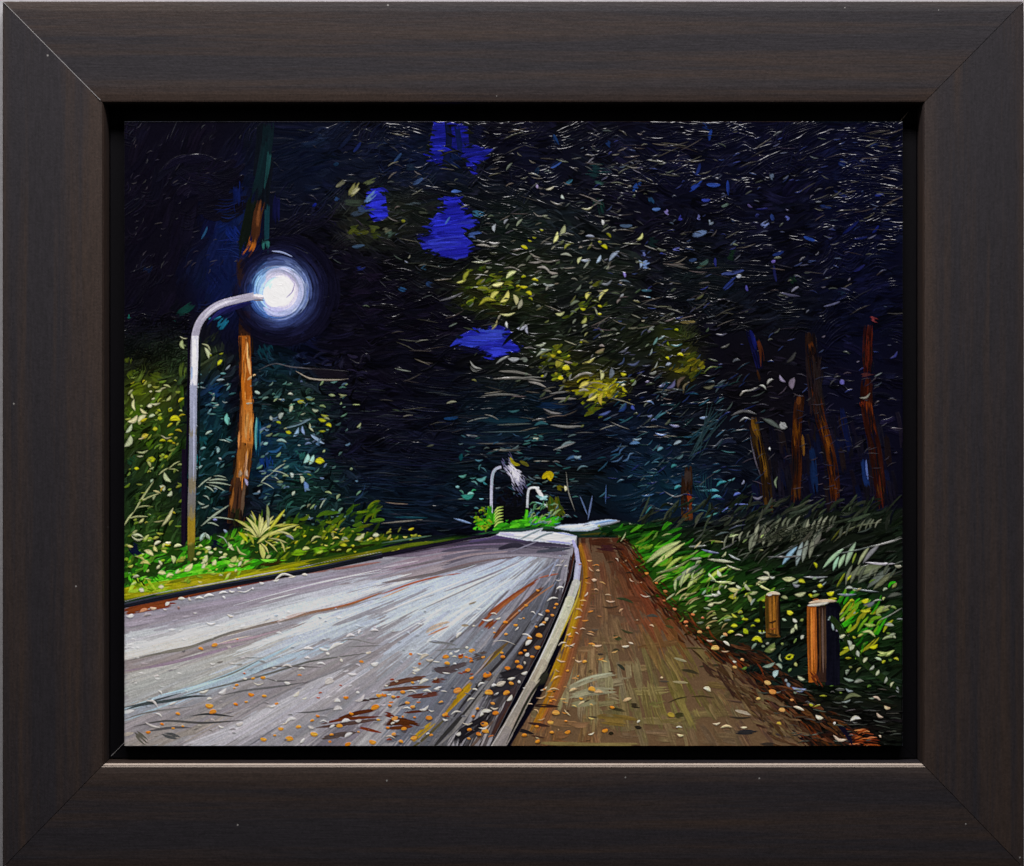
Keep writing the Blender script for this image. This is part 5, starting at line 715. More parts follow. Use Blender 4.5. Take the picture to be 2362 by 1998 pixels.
# rust edge of the path
for _ in range(200):
    f = rnd(0, 1); x = 1640+f*270+rnd(-30, 90); y = 1480+f*240+rnd(-16, 20)
    if y > 1719 or x > 2075: continue
    paint(arc(x, y, rnd(.1, .9), rnd(20, 50), rnd(-4, 4)), rnd(3, 9), jit(lin(random.choice(['1e120c','2a1810','38200f','140e0c','4a2c18'])), .3), relief=.7, dry=.4, var=.4)
for _ in range(260):
    f = rnd(0, 1); e = [(1445,1245),(1485,1320),(1545,1400),(1610,1450),(1700,1530),(1760,1590),(1830,1650),(1920,1722)]
    i = min(6, int(f*7)); g = f*7-i; x = e[i][0]*(1-g)+e[i+1][0]*g+random.gauss(-8, 17); y = e[i][1]*(1-g)+e[i+1][1]*g+random.gauss(4, 10)
    paint(arc(x, y, rnd(.5, 1.1), rnd(18, 44), rnd(-4, 4)), rnd(2, 6), jit(lin(random.choice(['3c1a0e','2a140c','46220e','1c100a','54280f','5c260c'])), .3), relief=.6, dry=.4, taper='lens', alpha=.8)
for _ in range(46):
    x = rnd(1640, 1840); y = rnd(1560, 1720); x += (y-1600)*.35
    P('J', [(x-rnd(20,60), y+rnd(-4,12)), (x, y-4), (x+rnd(20,70), y+rnd(-10,8))], rnd(5,13), jit(lin(random.choice(['8a3c14','b4602c','5c2410','2c160e','cc7a48','1a1010'])), .2), relief=.7, dry=.4, taper='lens')
P('J', [(1560,1530),(1640,1600),(1690,1700)], 40, '0e0c1c', relief=.6, taper='lens')
for x0,y0,x1,y1 in [(300,540,360,480),(330,540,440,470),(350,580,450,510),(380,570,470,520),(520,660,590,620),(520,690,600,650),(510,740,610,700),(520,760,560,740),(640,770,690,720),(90,390,210,330),(110,400,200,350),(270,500,380,430)]:
    P('J', [(x0,y0),((x0+x1)/2-6,(y0+y1)/2-8),(x1,y1)], 11, random.choice(['8c8c50','a09868','8c7c50']), taper='lens', relief=.8)
for _ in range(170):
    f = rnd(0, 1); e2 = [(1676,1540),(1767,1620),(1858,1719)]; i = 0 if f < .5 else 1; g = f*2-i
    x = e2[i][0]*(1-g)+e2[i+1][0]*g+rnd(-50, 26); y = e2[i][1]*(1-g)+e2[i+1][1]*g+rnd(-14, 14)
    paint(arc(x, y, rnd(.2, 1.1), rnd(24, 60), rnd(-4, 4)), rnd(4, 11), jit(lin(random.choice(['4a3424', '3c281a', '52402c', '33201a', '5c4a34'])), .2), relief=.45, dry=.4, var=.3)
# ferns
def L2(t, x0, y0, x1, y1, w, c, b=8, **k):
    kw = dict(taper='lens', relief=.6, thick=1.1, var=.12, bs=7, edge=.55); kw.update(k); w = w*1.15
    dx, dy = x1-x0, y1-y0; L = math.hypot(dx, dy); P(t, [(x0,y0), ((x0+x1)/2-dy/L*b*-1, (y0+y1)/2+dx/L*b*-1), (x1,y1)], w, c, **kw)
for d in [(40,235,310,65,44,'a8b478',14),(90,270,345,80,34,'bcc47c',8),(195,290,325,190,26,'a4b858',8),(120,320,390,210,18,'94a064',-20),(390,210,480,200,20,'8c9480',0),(530,210,740,235,22,'a0a488',0),(260,385,460,250,20,'8c9480',12),(300,420,390,320,36,'a8b870',6),(365,440,490,310,36,'a8b470',8),(520,390,690,270,28,'a4b84c',14),(680,255,800,295,14,'bcc098',-8),(130,330,330,250,12,'8c9464',0),(280,385,450,265,14,'788070',6),(380,110,520,100,16,'8a9088',0),(540,60,660,75,16,'8c8c50',0),
  (870,150,930,0,36,'787c6a',4),(940,80,1000,-30,34,'6c6858',4),(1010,105,1110,0,36,'5e6250',4),(1100,70,1160,-20,26,'646452',4),(1130,250,1245,110,34,'7ea0b4',6),(1240,260,1290,70,34,'8c9c9c',4),(1290,230,1335,50,34,'7c8478',4),(1345,200,1400,0,34,'787c6a',6),(1385,110,1440,-10,34,'6a6a60',4),(1455,280,1625,120,30,'98b894',8),(1535,300,1580,190,26,'98c4a4',4),(1580,280,1630,170,30,'a4c49c',4),(1635,260,1715,75,34,'8ca488',6),(1690,240,1720,160,16,'8ca03c',2),(1735,250,1825,110,26,'a0a880',4),(1775,240,1910,90,30,'7c7c80',8),(1660,340,1930,260,60,'626a50',6),(1730,400,1880,310,34,'5c6456',6),(1810,440,1990,280,44,'5c645c',6),(1860,450,2030,310,40,'64684e',6),(2010,440,2045,400,26,'7c8048',0),(1520,60,1600,-40,14,'4c5018',0)]:
    L2('J', *d)
for x0,y0,x1,y1,w,c in [(1010,190,1300,180,12,'6c6c6c'),(1020,210,1250,90,8,'5c6464'),(1790,235,2030,245,16,'b0acb4'),(2030,260,2085,265,22,'8c8c78'),(1790,120,2085,40,14,'8c8c88'),(1550,170,1900,90,8,'5c6460'),(640,130,760,60,10,'7c7c7c'),(700,170,790,215,14,'b4bcbc'),(480,130,620,160,16,'6c7494'),(1300,350,1490,350,12,'909498'),(1570,490,1720,490,18,'707c84'),(1680,440,1900,470,12,'70787c'),(1420,430,1480,390,8,'8c9c9c'),(1900,700,2085,600,8,'909488'),(920,400,1030,460,16,'d0d490'),(820,400,870,460,22,'b4bc94'),(560,340,600,390,16,'c4d49c'),(540,320,560,350,16,'c8d4ac'),(610,300,640,350,26,'ccdcb4'),(590,390,720,390,16,'b8c484')]:
    L2('J', x0,y0,x1,y1,w,c,b=-6, edge=.2)
for x0,y0,x1,y1,w,c in [(870,1700,1060,1560,22,'50544a'),(930,1738,1110,1560,26,'5c5c50'),(1020,1720,1170,1620,22,'4c4c3c'),(1130,1700,1240,1590,34,'6c7060'),(1190,1738,1300,1620,26,'505440'),(1300,1738,1360,1650,26,'5c6050'),(1370,1738,1460,1620,34,'74786a'),(880,1720,1000,1600,16,'444840'),(1480,1660,1540,1600,22,'5c5c54'),(1300,1630,1350,1600,30,'80806c'),(1540,1738,1700,1620,10,'585840'),(590,1690,700,1660,12,'586868'),(1640,1640,1920,1580,10,'6c7058'),(700,1640,830,1600,8,'5c6478'),(1650,1660,1780,1590,12,'50583c')]:
    L2('G', x0,y0,x1,y1,w,c)
def frond(t, x0, y0, x1, y1, n, L, w, cols, side=1):
    P(t, [(x0, y0), ((x0+x1)/2, (y0+y1)/2-20), (x1, y1)], 7, '0c100a', relief=.6, taper='lens')
    a = math.atan2(y1-y0, x1-x0)
    n = max(4, int(n*.7))
    for i in range(n):
        if random.random() < .12: continue
        f = (i+rnd(.2, .8))/n; x = x0+(x1-x0)*f; y = y0+(y1-y0)*f-20*4*f*(1-f)/2
        l = L*(1.35-.6*f)*rnd(.75, 1.15); b = a-side*(.95+rnd(-.12, .12))+.25*f*side
        L2(t, x, y, x+math.cos(b)*l, y+math.sin(b)*l, w*(1.25-.4*f)*rnd(.7, 1.1), random.choice(cols), b=rnd(4, 12))
GC = ['646a56', '767c68', '4c5244', '8a8e78']
for d in [(840,150,1120,60,8,120,22),(1600,430,1960,330,9,120,26),(640,140,860,40,7,90,16)]: frond('J', *d, GC)
for d in [(230,490,480,350,8,100,20),(420,570,660,440,7,90,16)]: frond('J', *d, ['9cac64', '7c9450', 'a8b880', '5c7c30'])
for d in [(900,1720,1240,1600,10,110,20),(1260,1720,1560,1600,10,110,20),(1560,1720,1900,1620,10,100,18)]: frond('G', *d, GC)
for _ in range(60): P('G', [(rnd(860,1400), 1738), (rnd(960,1560), rnd(1560,1640))], rnd(4,8), random.choice(['2c3024','3c4034','161c14','0c100c']), taper='lens', relief=.9)
LJ = [(1180,365,100,0,34,'b4b884'),(980,358,100,-5,30,'ccd0b0'),(1000,330,60,35,20,'b8bca0'),(1048,348,40,0,24,'dce4d0'),(1280,390,56,10,30,'c0c02c'),(1240,413,56,10,26,'888c94'),(1430,425,40,10,34,'c4c42c'),(1512,475,56,-10,40,'c8c81c'),(1270,485,90,-10,34,'a8ac84'),(1390,258,50,65,22,'b0b41c'),(1355,503,40,30,24,'c4c41c'),(1145,518,50,15,26,'98a070'),(740,450,90,5,40,'bcbc74'),(895,478,70,-10,26,'a8b080'),(865,530,70,65,28,'a8a870'),(730,520,60,10,46,'a0a030'),(780,430,50,30,20,'c8ccac'),(840,425,70,65,16,'ccd0a8'),(720,400,60,-5,14,'c4cc9c'),(560,495,120,-8,18,'c0ccac'),(590,490,60,10,20,'d8dcc8'),(625,475,34,60,24,'dce0d0'),(555,570,50,-20,26,'d4d0a4'),(620,545,110,-12,14,'c8cc98'),(660,612,50,20,20,'98a060'),(790,637,36,0,24,'b4b81c'),(745,660,50,35,20,'b8bc3c'),(690,685,70,-15,44,'849040'),(835,690,40,0,22,'b4b81c'),(930,703,50,0,30,'acb41c'),(742,745,50,0,30,'c0c428'),(892,748,34,-10,22,'a0a81c'),(835,785,50,50,36,'9cac18'),(960,783,44,0,38,'a8b424'),(925,865,80,10,54,'c4c420'),(920,868,40,10,24,'3c4c10'),(1190,632,50,20,36,'d4d030'),
 (1230,700,44,40,28,'c8ccb8'),(1243,752,46,80,22,'c4d0a0'),(1208,780,50,-60,26,'b4bc94'),(1290,835,36,-50,24,'bcc0b0'),(1185,990,70,-20,44,'b0b41c'),(1180,985,34,-20,20,'1c2c10'),(1025,915,100,-40,60,'6c7c44'),(1080,1130,60,-60,44,'a4c0c0'),(1020,1055,100,-20,34,'8ca090'),(1100,1070,60,40,24,'98ac98'),(1190,1100,40,-50,26,'708c50'),(1240,1052,34,70,26,'a8ac68'),(1118,1000,60,80,14,'a0ac88'),(1280,1160,60,25,26,'b8c0a0'),(1175,1218,40,60,26,'7c8c9c'),(1262,1243,110,8,26,'8490b4'),(1160,1180,24,70,20,'a0acb0'),(1360,1372,34,20,26,'b8bc30'),(1455,1306,56,0,14,'b8bc38'),(1405,1385,60,-20,12,'b0a83c'),
 (1790,537,60,-15,30,'c0c022'),(1795,622,80,0,36,'c4c430'),(1930,630,110,-20,44,'8c9c50'),(1825,565,90,-15,36,'646a70'),(1985,738,70,5,34,'a4ac98'),(1830,733,90,5,26,'a0bc5c'),(1820,812,110,20,26,'b0bc7c'),(1755,820,50,-30,20,'b4bc5c'),(1860,905,66,-20,38,'c8c81c'),(1960,945,130,-5,30,'b4c474'),(1930,970,80,-10,22,'98ac60'),(1975,843,90,-12,22,'a4b484'),(1685,545,40,0,24,'b0b81c'),(2040,1013,40,20,24,'b0b030'),(1665,445,60,0,22,'b8c0b4'),(1890,545,80,-10,12,'a8aca0'),(2030,500,110,-12,34,'50544c'),(1630,850,60,60,26,'a4c0a8'),(2030,830,26,60,20,'a4ac8c'),(2070,690,50,0,14,'8c9494'),
 (1660,1170,80,15,26,'7c8c80'),(1740,1190,70,-10,26,'8c9488'),(1665,1255,60,20,20,'8c989c'),(1690,1325,140,-12,26,'6c7450'),(1640,1345,70,-15,20,'98a4a0'),(1850,1320,60,-5,14,'889480'),(2055,1255,50,80,22,'8c9490'),(1960,600,80,-30,20,'8c9068')]
for x, y, ln, a, w, c in LJ: leaf('J', x, y, ln, a, w, c)
specks(90, 1560, 2075, 1330, 1600, ['a0a870','7c8c48','b4b42c','8c9884','5c7c30','98a494'], 6, 18, 3, 7, -60, 30, avoid=(ROAD, PATH))
specks(60, 1420, 1760, 1230, 1440, ['98a868','70903c','b8c090','5c8c28'], 8, 26, 2.5, 5, -60, -10, avoid=(ROAD, PATH))
specks(80, 1700, 2075, 1590, 1715, ['4c5048','6c7068','3c3c38'], 10, 34, 1.6, 3, -12, 12, avoid=(PATH,))
specks(60, 1600, 2075, 1200, 1330, ['3c4038','2c3228','50544a'], 14, 44, 2, 4, -60, -15)
for x, y, r, c in OJ: leaf('J', x, y, r*1.6, rnd(-10,30), r, c, edge=.25, taper='both')
pales('J', [(680,885,60,35,20),(780,820,60,5,12),(550,858,60,5,12),(670,945,60,0,10),(745,1027,30,10,14),(525,1255,60,25,30),(600,1523,60,-8,16),(680,1558,90,-2,20),(310,1615,50,10,22),(300,1558,50,0,12),(820,1556,50,0,16),(80,745,40,20,14),(30,497,80,10,10),(160,1163,24,0,16),(1260,1405,90,20,22),(1425,1470,60,20,26),(1910,1460,60,35,22),(1715,1495,80,-10,34),(1590,1637,110,18,26),(1885,1325,60,25,24),(1970,1393,50,20,24),(1550,1525,20,-70,20),(1910,1630,20,40,16)], ['c4b09c','e8c8ac','d4b490','dcd4c0'])
# posts
for _ in range(6): P('J', [(960+rnd(-20,0), 540), (970+rnd(-10,0), 800)], 20, '0e1608', relief=.6)
P('J', [(1048,500),(1050,660),(1055,830)], 116, '5a3a14', taper='none', relief=.6, var=.3, oid=POST1, bs=5)
for x, c in [(1005,'40300e'),(1030,'8a5a20'),(1060,'94601f'),(1085,'74481c'),(1098,'3a2410')]: P('J', [(x,505),(x+2,680),(x+4,810)], 22, c, relief=.6, dry=.25, oid=POST1)
dabs('J', [(1020,720,1080,700,16,'3a2410'),(1020,770,1080,760,14,'7a4420'),(1010,800,1090,820,20,'33220e')], oid=POST1, relief=.6)
P('J', [(1000,495),(1050,480),(1110,488)], 26, 'cdb8a0', relief=.5, oid=POST1, thick=1.2); P('J', [(1010,500),(1045,488)], 18, 'd8ccc8', relief=.5, oid=POST1)
P('J', [(1105,500),(1110,820)], 12, '0c0c08', relief=.4, taper='none')
P('J', [(1525,560),(1530,880),(1530,1215)], 118, '0a0a14', taper='none', relief=.7, var=.3, oid=POST2)
P('J', [(1368,590),(1370,880),(1380,1190)], 84, '9a5318', taper='none', relief=.5, var=.22, oid=POST2, bs=5)
P('J', [(1440,590),(1435,860),(1440,1190)], 80, '2c1c16', taper='none', relief=.7, var=.3, oid=POST2, bs=5)
for x, c in [(1345,'6a3a16'),(1362,'c0702c'),(1380,'b8682c'),(1395,'8a4c1c'),(1425,'4c3018'),(1450,'5a4840'),(1470,'3c2c20'),(1412,'1c100c')]: P('J', [(x,600),(x+2,860),(x+6,1120)], 18, c, relief=.6, dry=.25, oid=POST2)
P('J', [(1350,1100),(1390,1160),(1450,1240)], 50, '5a2812', relief=.6, dry=.2, oid=POST2)
P('J', [(1340,560),(1440,545),(1560,545)], 26, 'b8a48c', relief=.5, oid=POST2, thick=1.3); P('J', [(1330,580),(1420,572),(1500,556)], 24, 'c0bcb0', relief=.5, oid=POST2, thick=1.3); P('J', [(1370,535),(1420,530)], 12, '8c5830', relief=.5, oid=POST2)
P('J', [(1500,580),(1580,600),(1570,640)], 40, '060610', relief=.5)
for d in [(1502,682,34,-60,22),(1535,745,70,85,24),(1575,780,34,-20,26),(1610,830,50,-30,36)]: leaf('J', *d, random.choice(['a8a4b8','a4b8b8','9c98b0']))
# chain beyond the big post
ch = [(1490,640),(1570,740),(1660,880),(1740,990),(1830,1080),(1960,1180),(2085,1260)]
P('J', ch, 50, '1a2a10', relief=.5, taper='none', dry=.1); P('J', [(x+22,y-26) for x, y in ch[1:5]], 9, '080c08', relief=.5, taper='none')
for x,y,a,w in [(1660,885,70,26),(1690,920,-50,34),(1735,965,75,26),(1795,1018,-50,26),(1845,1078,-45,26),(1890,1120,-60,24),(1955,1178,-70,22),(2010,1215,-60,20),(1610,830,-30,30)]: leaf('J', x, y, 50, a, w, random.choice(['c8cca4','b4bc9c','a8b0a0']))
# ------------------------------------------------------------------ geometry helpers
scene = bpy.context.scene; root_col = scene.collection
def wx(x): return (x-CX)*S
def wz(y): return (CY-y)*S
def link(o, parent=None):
    root_col.objects.link(o)
    if parent is not None: o.parent = parent
    return o
def mesh_obj(name, verts, faces, mat, parent=None, smooth=False):
    me = bpy.data.meshes.new(name); me.from_pydata(verts, [], faces); me.validate(); me.update()
    me.materials.append(mat)
    if smooth: me.polygons.foreach_set('use_smooth', [True]*len(me.polygons))
    return link(bpy.data.objects.new(name, me), parent)
def nodes(name):
    m = bpy.data.materials.new(name); m.use_nodes = True; nt = m.node_tree
    return m, nt, nt.nodes['Principled BSDF']
def N(nt, typ, **k):
    n = nt.nodes.new(typ)
    for a, b in k.items():
        if a in n.inputs: n.inputs[a].default_value = b
        else: setattr(n, a, b)
    return n

# paint
GAIN = 1.0
paintm, nt, bs_ = nodes('oil_paint')
at_ = N(nt, 'ShaderNodeAttribute', attribute_name='paint'); nt.links.new(at_.outputs['Color'], bs_.inputs['Base Color'])
bs_.inputs['Roughness'].default_value = .21; bs_.inputs['IOR'].default_value = 1.48; bs_.inputs['Specular IOR Level'].default_value = .42
tc = N(nt, 'ShaderNodeTexCoord'); nz = N(nt, 'ShaderNodeTexNoise', Scale=1400.0, Detail=2.0); bp = N(nt, 'ShaderNodeBump', Strength=.05, Distance=.0002)
nt.links.new(tc.outputs['Object'], nz.inputs['Vector']); nt.links.new(nz.outputs['Fac'], bp.inputs['Height']); nt.links.new(bp.outputs['Normal'], bs_.inputs['Normal'])
# frame wood: dark stain with brown wear, grain along the rail
def wood(name, axis, dark=(.0185,.0158,.0192), brown=(.034,.0218,.0172), r=.5):
    m, nt, b = nodes(name); tc = N(nt, 'ShaderNodeTexCoord'); mp = N(nt, 'ShaderNodeMapping')
    mp.inputs['Scale'].default_value = (1.6, 20, 60) if axis == 'x' else (60, 20, 1.6)
    nt.links.new(tc.outputs['Object'], mp.inputs['Vector'])
    n1 = N(nt, 'ShaderNodeTexNoise', Scale=1.2, Detail=5.0, Roughness=.65); nt.links.new(mp.outputs['Vector'], n1.inputs['Vector'])
    r1 = N(nt, 'ShaderNodeValToRGB'); r1.color_ramp.elements[0].position = .46; r1.color_ramp.elements[1].position = .62; nt.links.new(n1.outputs['Fac'], r1.inputs['Fac'])
    wa = N(nt, 'ShaderNodeAttribute', attribute_name='wear')
    nb = N(nt, 'ShaderNodeTexNoise', Scale=9.0, Detail=3.0); nt.links.new(tc.outputs['Object'], nb.inputs['Vector'])
    mw = N(nt, 'ShaderNodeMath', operation='MULTIPLY'); nt.links.new(wa.outputs['Fac'], mw.inputs[0]); nt.links.new(nb.outputs['Fac'], mw.inputs[1])
    mw2 = N(nt, 'ShaderNodeMath', operation='MULTIPLY'); nt.links.new(mw.outputs[0], mw2.inputs[0]); mw2.inputs[1].default_value = 1.7
    ad = N(nt, 'ShaderNodeMath', operation='ADD', use_clamp=True); nt.links.new(r1.outputs['Color'], ad.inputs[0]); nt.links.new(mw2.outputs[0], ad.inputs[1])
    mx = N(nt, 'ShaderNodeMix', data_type='RGBA'); nt.links.new(ad.outputs[0], mx.inputs[0]); mx.inputs[6].default_value = (*dark, 1); mx.inputs[7].default_value = (*brown, 1)
    # fine grain
    mp2 = N(nt, 'ShaderNodeMapping'); mp2.inputs['Scale'].default_value = (60, 300, 700) if axis == 'x' else (700, 300, 60); nt.links.new(tc.outputs['Object'], mp2.inputs['Vector'])
    n2 = N(nt, 'ShaderNodeTexNoise', Scale=1.6, Detail=3.0); nt.links.new(mp2.outputs['Vector'], n2.inputs['Vector'])
    n3 = N(nt, 'ShaderNodeTexNoise', Scale=900.0, Detail=2.0); nt.links.new(tc.outputs['Object'], n3.inputs['Vector'])
    mm = N(nt, 'ShaderNodeMath', operation='ADD'); nt.links.new(n2.outputs['Fac'], mm.inputs[0]); nt.links.new(n3.outputs['Fac'], mm.inputs[1])
    mr = N(nt, 'ShaderNodeMapRange'); mr.inputs[1].default_value = .65; mr.inputs[2].default_value = 1.35; mr.inputs[3].default_value = .72; mr.inputs[4].default_value = 1.3; nt.links.new(mm.outputs[0], mr.inputs[0])
    vm = N(nt, 'ShaderNodeVectorMath', operation='SCALE'); nt.links.new(mx.outputs[2], vm.inputs[0]); nt.links.new(mr.outputs[0], vm.inputs['Scale'])
    # sparse dust specks
    vo = N(nt, 'ShaderNodeTexVoronoi', Scale=75.0); nt.links.new(tc.outputs['Object'], vo.inputs['Vector'])
    lt = N(nt, 'ShaderNodeMath', operation='LESS_THAN'); nt.links.new(vo.outputs['Distance'], lt.inputs[0]); lt.inputs[1].default_value = .034
    sp = N(nt, 'ShaderNodeSeparateColor'); nt.links.new(vo.outputs['Color'], sp.inputs[0])
    gt = N(nt, 'ShaderNodeMath', operation='GREATER_THAN'); nt.links.new(sp.outputs[0], gt.inputs[0]); gt.inputs[1].default_value = .45
    ml = N(nt, 'ShaderNodeMath', operation='MULTIPLY'); nt.links.new(lt.outputs[0], ml.inputs[0]); nt.links.new(gt.outputs[0], ml.inputs[1])
    md = N(nt, 'ShaderNodeMix', data_type='RGBA'); nt.links.new(ml.outputs[0], md.inputs[0]); nt.links.new(vm.outputs[0], md.inputs[6]); md.inputs[7].default_value = (.22,.21,.20,1)
    nt.links.new(md.outputs[2], b.inputs['Base Color'])
    b.inputs['Roughness'].default_value = r; b.inputs['Specular IOR Level'].default_value = .35
    bp = N(nt, 'ShaderNodeBump', Strength=.22, Distance=.0003); nt.links.new(mm.outputs[0], bp.inputs['Height']); nt.links.new(bp.outputs['Normal'], b.inputs['Normal'])
    return m
woodx = wood('stained_wood_across', 'x'); woodz = wood('stained_wood_upright', 'z')
def plain(name, c, r, spec=.5):
    m, nt, b = nodes(name); tc = N(nt, 'ShaderNodeTexCoord'); n = N(nt, 'ShaderNodeTexNoise', Scale=500.0, Detail=3.0); nt.links.new(tc.outputs['Object'], n.inputs['Vector'])
    mr = N(nt, 'ShaderNodeMapRange'); mr.inputs[3].default_value = .8; mr.inputs[4].default_value = 1.2; nt.links.new(n.outputs['Fac'], mr.inputs[0])
    vm = N(nt, 'ShaderNodeVectorMath', operation='SCALE'); vm.inputs[0].default_value = c; nt.links.new(mr.outputs[0], vm.inputs['Scale']); nt.links.new(vm.outputs[0], b.inputs['Base Color'])
    b.inputs['Roughness'].default_value = r; b.inputs['Specular IOR Level'].default_value = spec
    bp = N(nt, 'ShaderNodeBump', Strength=.1, Distance=.0002); nt.links.new(n.outputs['Fac'], bp.inputs['Height']); nt.links.new(bp.outputs['Normal'], b.inputs['Normal'])
    return m
blackm = plain('black_liner_paint', (.0035,.003,.0045), .5, .15); wallm = plain('grey_wall_paint', (.40,.385,.40), .8, .2); boardm = plain('painted_board_edge', (.004,.004,.005), .7, .15); litm = plain('painted_light_edge', (.42,.34,.28), .45, .4); seamm = plain('pale_mitre_strip', (.26,.25,.25), .5)  # lip and liner corner share a pale colour standing for caught light

# ------------------------------------------------------------------ the framed painting
top = bpy.data.objects.new('framed_painting', None); link(top); top.location = (0, 0, wz(2002))
top['label'] = 'dark brown wooden frame holding a small oil painting of a lamplit road through night woods'; top['category'] = 'framed painting'
def child(o):
    o.parent = top; o.matrix_parent_inverse = top.matrix_world.inverted() if False else __import__('mathutils').Matrix.Translation((0, 0, -wz(2002)))
    return o
OUT = (6, 3.5, 2361, 2002)         # outer l t r b at the face
INN = (232, 232, 2136, 1770)       # where the bevel starts
# profile across a rail: (position 0 outer .. 1 inner start, then absolute inward offset), depth behind face, wear
PROF = [('o', 0, 110, .3), ('o', 0, 3, .8), ('o', 3, 0, .5), ('f', .05, -1, .3), ('f', .10, -2, .0), ('f', .35, -3, .0), ('f', .7, -3, .0), ('f', .86, -3, .25), ('f', .94, -2, .75), ('f', 1., 0, .9),
        ('i', 3, 1.2, .9), ('i', 7, 8, .6), ('i', 12, 34, .1), ('i', 15, 70, 0), ('i', 15, 110, 0)]
def ring(side):
    pts = []
    for kind, v, d, wr in PROF:
        l, t, r, b = OUT; L, T, R, B = INN
        if kind == 'o': q = (l+v, t+v, r-v, b-v)
        elif kind == 'f': q = tuple(o+(i-o)*v for o, i in zip(OUT, INN))
        else: q = (L+v, T+v, R-v, B-v)
        pts.append((q, d, wr))
    return pts
def rail(side, gap=.8):
    vs, fs, wr_ = [], [], []
    NS = 24
    for (l, t, r, b), d, wr in ring(side):
        c = dict(top=((l+gap, t), (r-gap, t)), bottom=((l+gap, b), (r-gap, b)), left=((l, t+gap), (l, b-gap)), right=((r, t+gap), (r, b-gap)))[side]
        for k in range(NS+1):
            f_ = k/NS; x = c[0][0]+(c[1][0]-c[0][0])*f_; y = c[0][1]+(c[1][1]-c[0][1])*f_
            vs.append((wx(x), d*S, wz(y))); wr_.append(wr)
    n = len(PROF)
    for i in range(n-1):
        for k in range(NS):
            a = i*(NS+1)+k; q = [a, a+1, a+NS+2, a+NS+1]
            fs.append(q if side in ('bottom', 'left') else q[::-1])
    fs.append([i*(NS+1) for i in range(n)]); fs.append([i*(NS+1)+NS for i in range(n)][::-1])
    o = mesh_obj('frame_rail', vs, fs, woodx if side in ('top', 'bottom') else woodz)
    a = o.data.attributes.new('wear', 'FLOAT', 'POINT'); a.data.foreach_set('value', wr_)
    import bmesh
    bm = bmesh.new(); bm.from_mesh(o.data); bmesh.ops.recalc_face_normals(bm, faces=bm.faces); bm.to_mesh(o.data); bm.free()
    return child(o)
rails = {s: rail(s) for s in ('top', 'bottom', 'left', 'right')}
rails['top']['label'] = 'top rail of the frame, greyer, with a red-brown worn outer edge'
rails['bottom']['label'] = 'bottom rail of the frame, darkest, under an inner lip coloured pale for the light on it'
def boxm(name, x0, x1, y0, y1, d0, d1, mat, parent=None):
    v = [(wx(x), d*S, wz(y)) for x in (x0, x1) for y in (y0, y1) for d in (d0, d1)]
    return mesh_obj(name, v, [(0,1,3,2),(4,6,7,5),(0,4,5,1),(2,3,7,6),(0,2,6,4),(1,5,7,3)], mat, parent)
# lower rail lip strip, proud of the bevel, coloured pale for light from above
def strip(name, pts, mat, h=.5, parent=None):   # pts: list of (x, y, depth) quads pairs, extruded a little to the front
    n = len(pts); v = [(wx(x), d*S, wz(y)) for x, y, d in pts]+[(wx(x), (d-h)*S, wz(y)) for x, y, d in pts]
    f_ = [list(range(n, 2*n)), list(range(n))[::-1]]+[[i, (i+1) % n, n+(i+1) % n, n+i] for i in range(n)]
    o = mesh_obj(name, v, f_, mat)
    import bmesh
    bm = bmesh.new(); bm.from_mesh(o.data); bmesh.ops.recalc_face_normals(bm, faces=bm.faces); bm.to_mesh(o.data); bm.free()
    return o
# lip: from (face start) 1770 to 1760
lip = strip('lit_lip', [(234,1769.5,.2),(2134,1769.5,.2),(2126,1761.5,8.2),(242,1761.5,8.2)], litm, .8)
lip.parent = rails['bottom']; lip['label'] = 'inner lip along the bottom rail, coloured pale for the light on it'
s1 = strip('pale_mitre_line', [(8,6.2,-.2),(9,5.2,-.2),(232.5,231,-.4),(231.5,232,-.4)], seamm, 3.2); s1.parent = rails['top']  # pale strip along the top left mitre
# liner rails (black inner tray)
def liner(side, gap=.4):
    vs, fs = [], []
    pr = [((247,247,2121,1755), 64), ((250,250,2118,1752), 62), ((290,284,2078,1716), 62), ((290,284,2078,1716), 108), ((247,247,2121,1755), 108)]
    for (l, t, r, b), d in pr:
        c = dict(top=((l+gap, t), (r-gap, t)), bottom=((l+gap, b), (r-gap, b)), left=((l, t+gap), (l, b-gap)), right=((r, t+gap), (r, b-gap)))[side]
        for x, y in c: vs.append((wx(x), d*S, wz(y)))
    n = len(pr)
    for i in range(n): a = i*2; b_ = ((i+1) % n)*2; fs.append([a, a+1, b_+1, b_])
    fs.append([i*2 for i in range(n)]); fs.append([i*2+1 for i in range(n)][::-1])
    o = mesh_obj('liner_rail', vs, fs, blackm)
    import bmesh
    bm = bmesh.new(); bm.from_mesh(o.data); bmesh.ops.recalc_face_normals(bm, faces=bm.faces); bm.to_mesh(o.data); bm.free()
    return child(o)
lr = {s: liner(s) for s in ('top', 'bottom', 'left', 'right')}
s2 = strip('pale_mitre_line', [(2075,281.5,61),(2076.4,282.5,61),(2100,255.5,61),(2098.6,254.5,61)], litm, 2); s2.parent = lr['right']  # pale strip paints in the light caught on this mitre edge
s3 = strip('pale_mitre_line', [(250.5,1748,61),(251.3,1749,61),(284,1716,61),(283.2,1715,61)], seamm, 1); s3.parent = lr['left']  # pale strip along the lower left liner mitre

# ------------------------------------------------------------------ painted panel
sc = 1+PF/CAMD
def px(x): return (x-CX)*sc
def pz(y): return (CY-y)*sc
board = mesh_obj('painted_panel', [(px(x)*S, d*S, pz(y)*S) for x in (PX0-.5, PX1+.5) for y in (PY0-.5, PY1+.5) for d in (PF+1.2, PF+40)], [(0,1,3,2),(4,6,7,5),(0,4,5,1),(2,3,7,6),(0,2,6,4),(1,5,7,3)], boardm)
child(board); board['label'] = 'flat painted board floating inside the black liner'
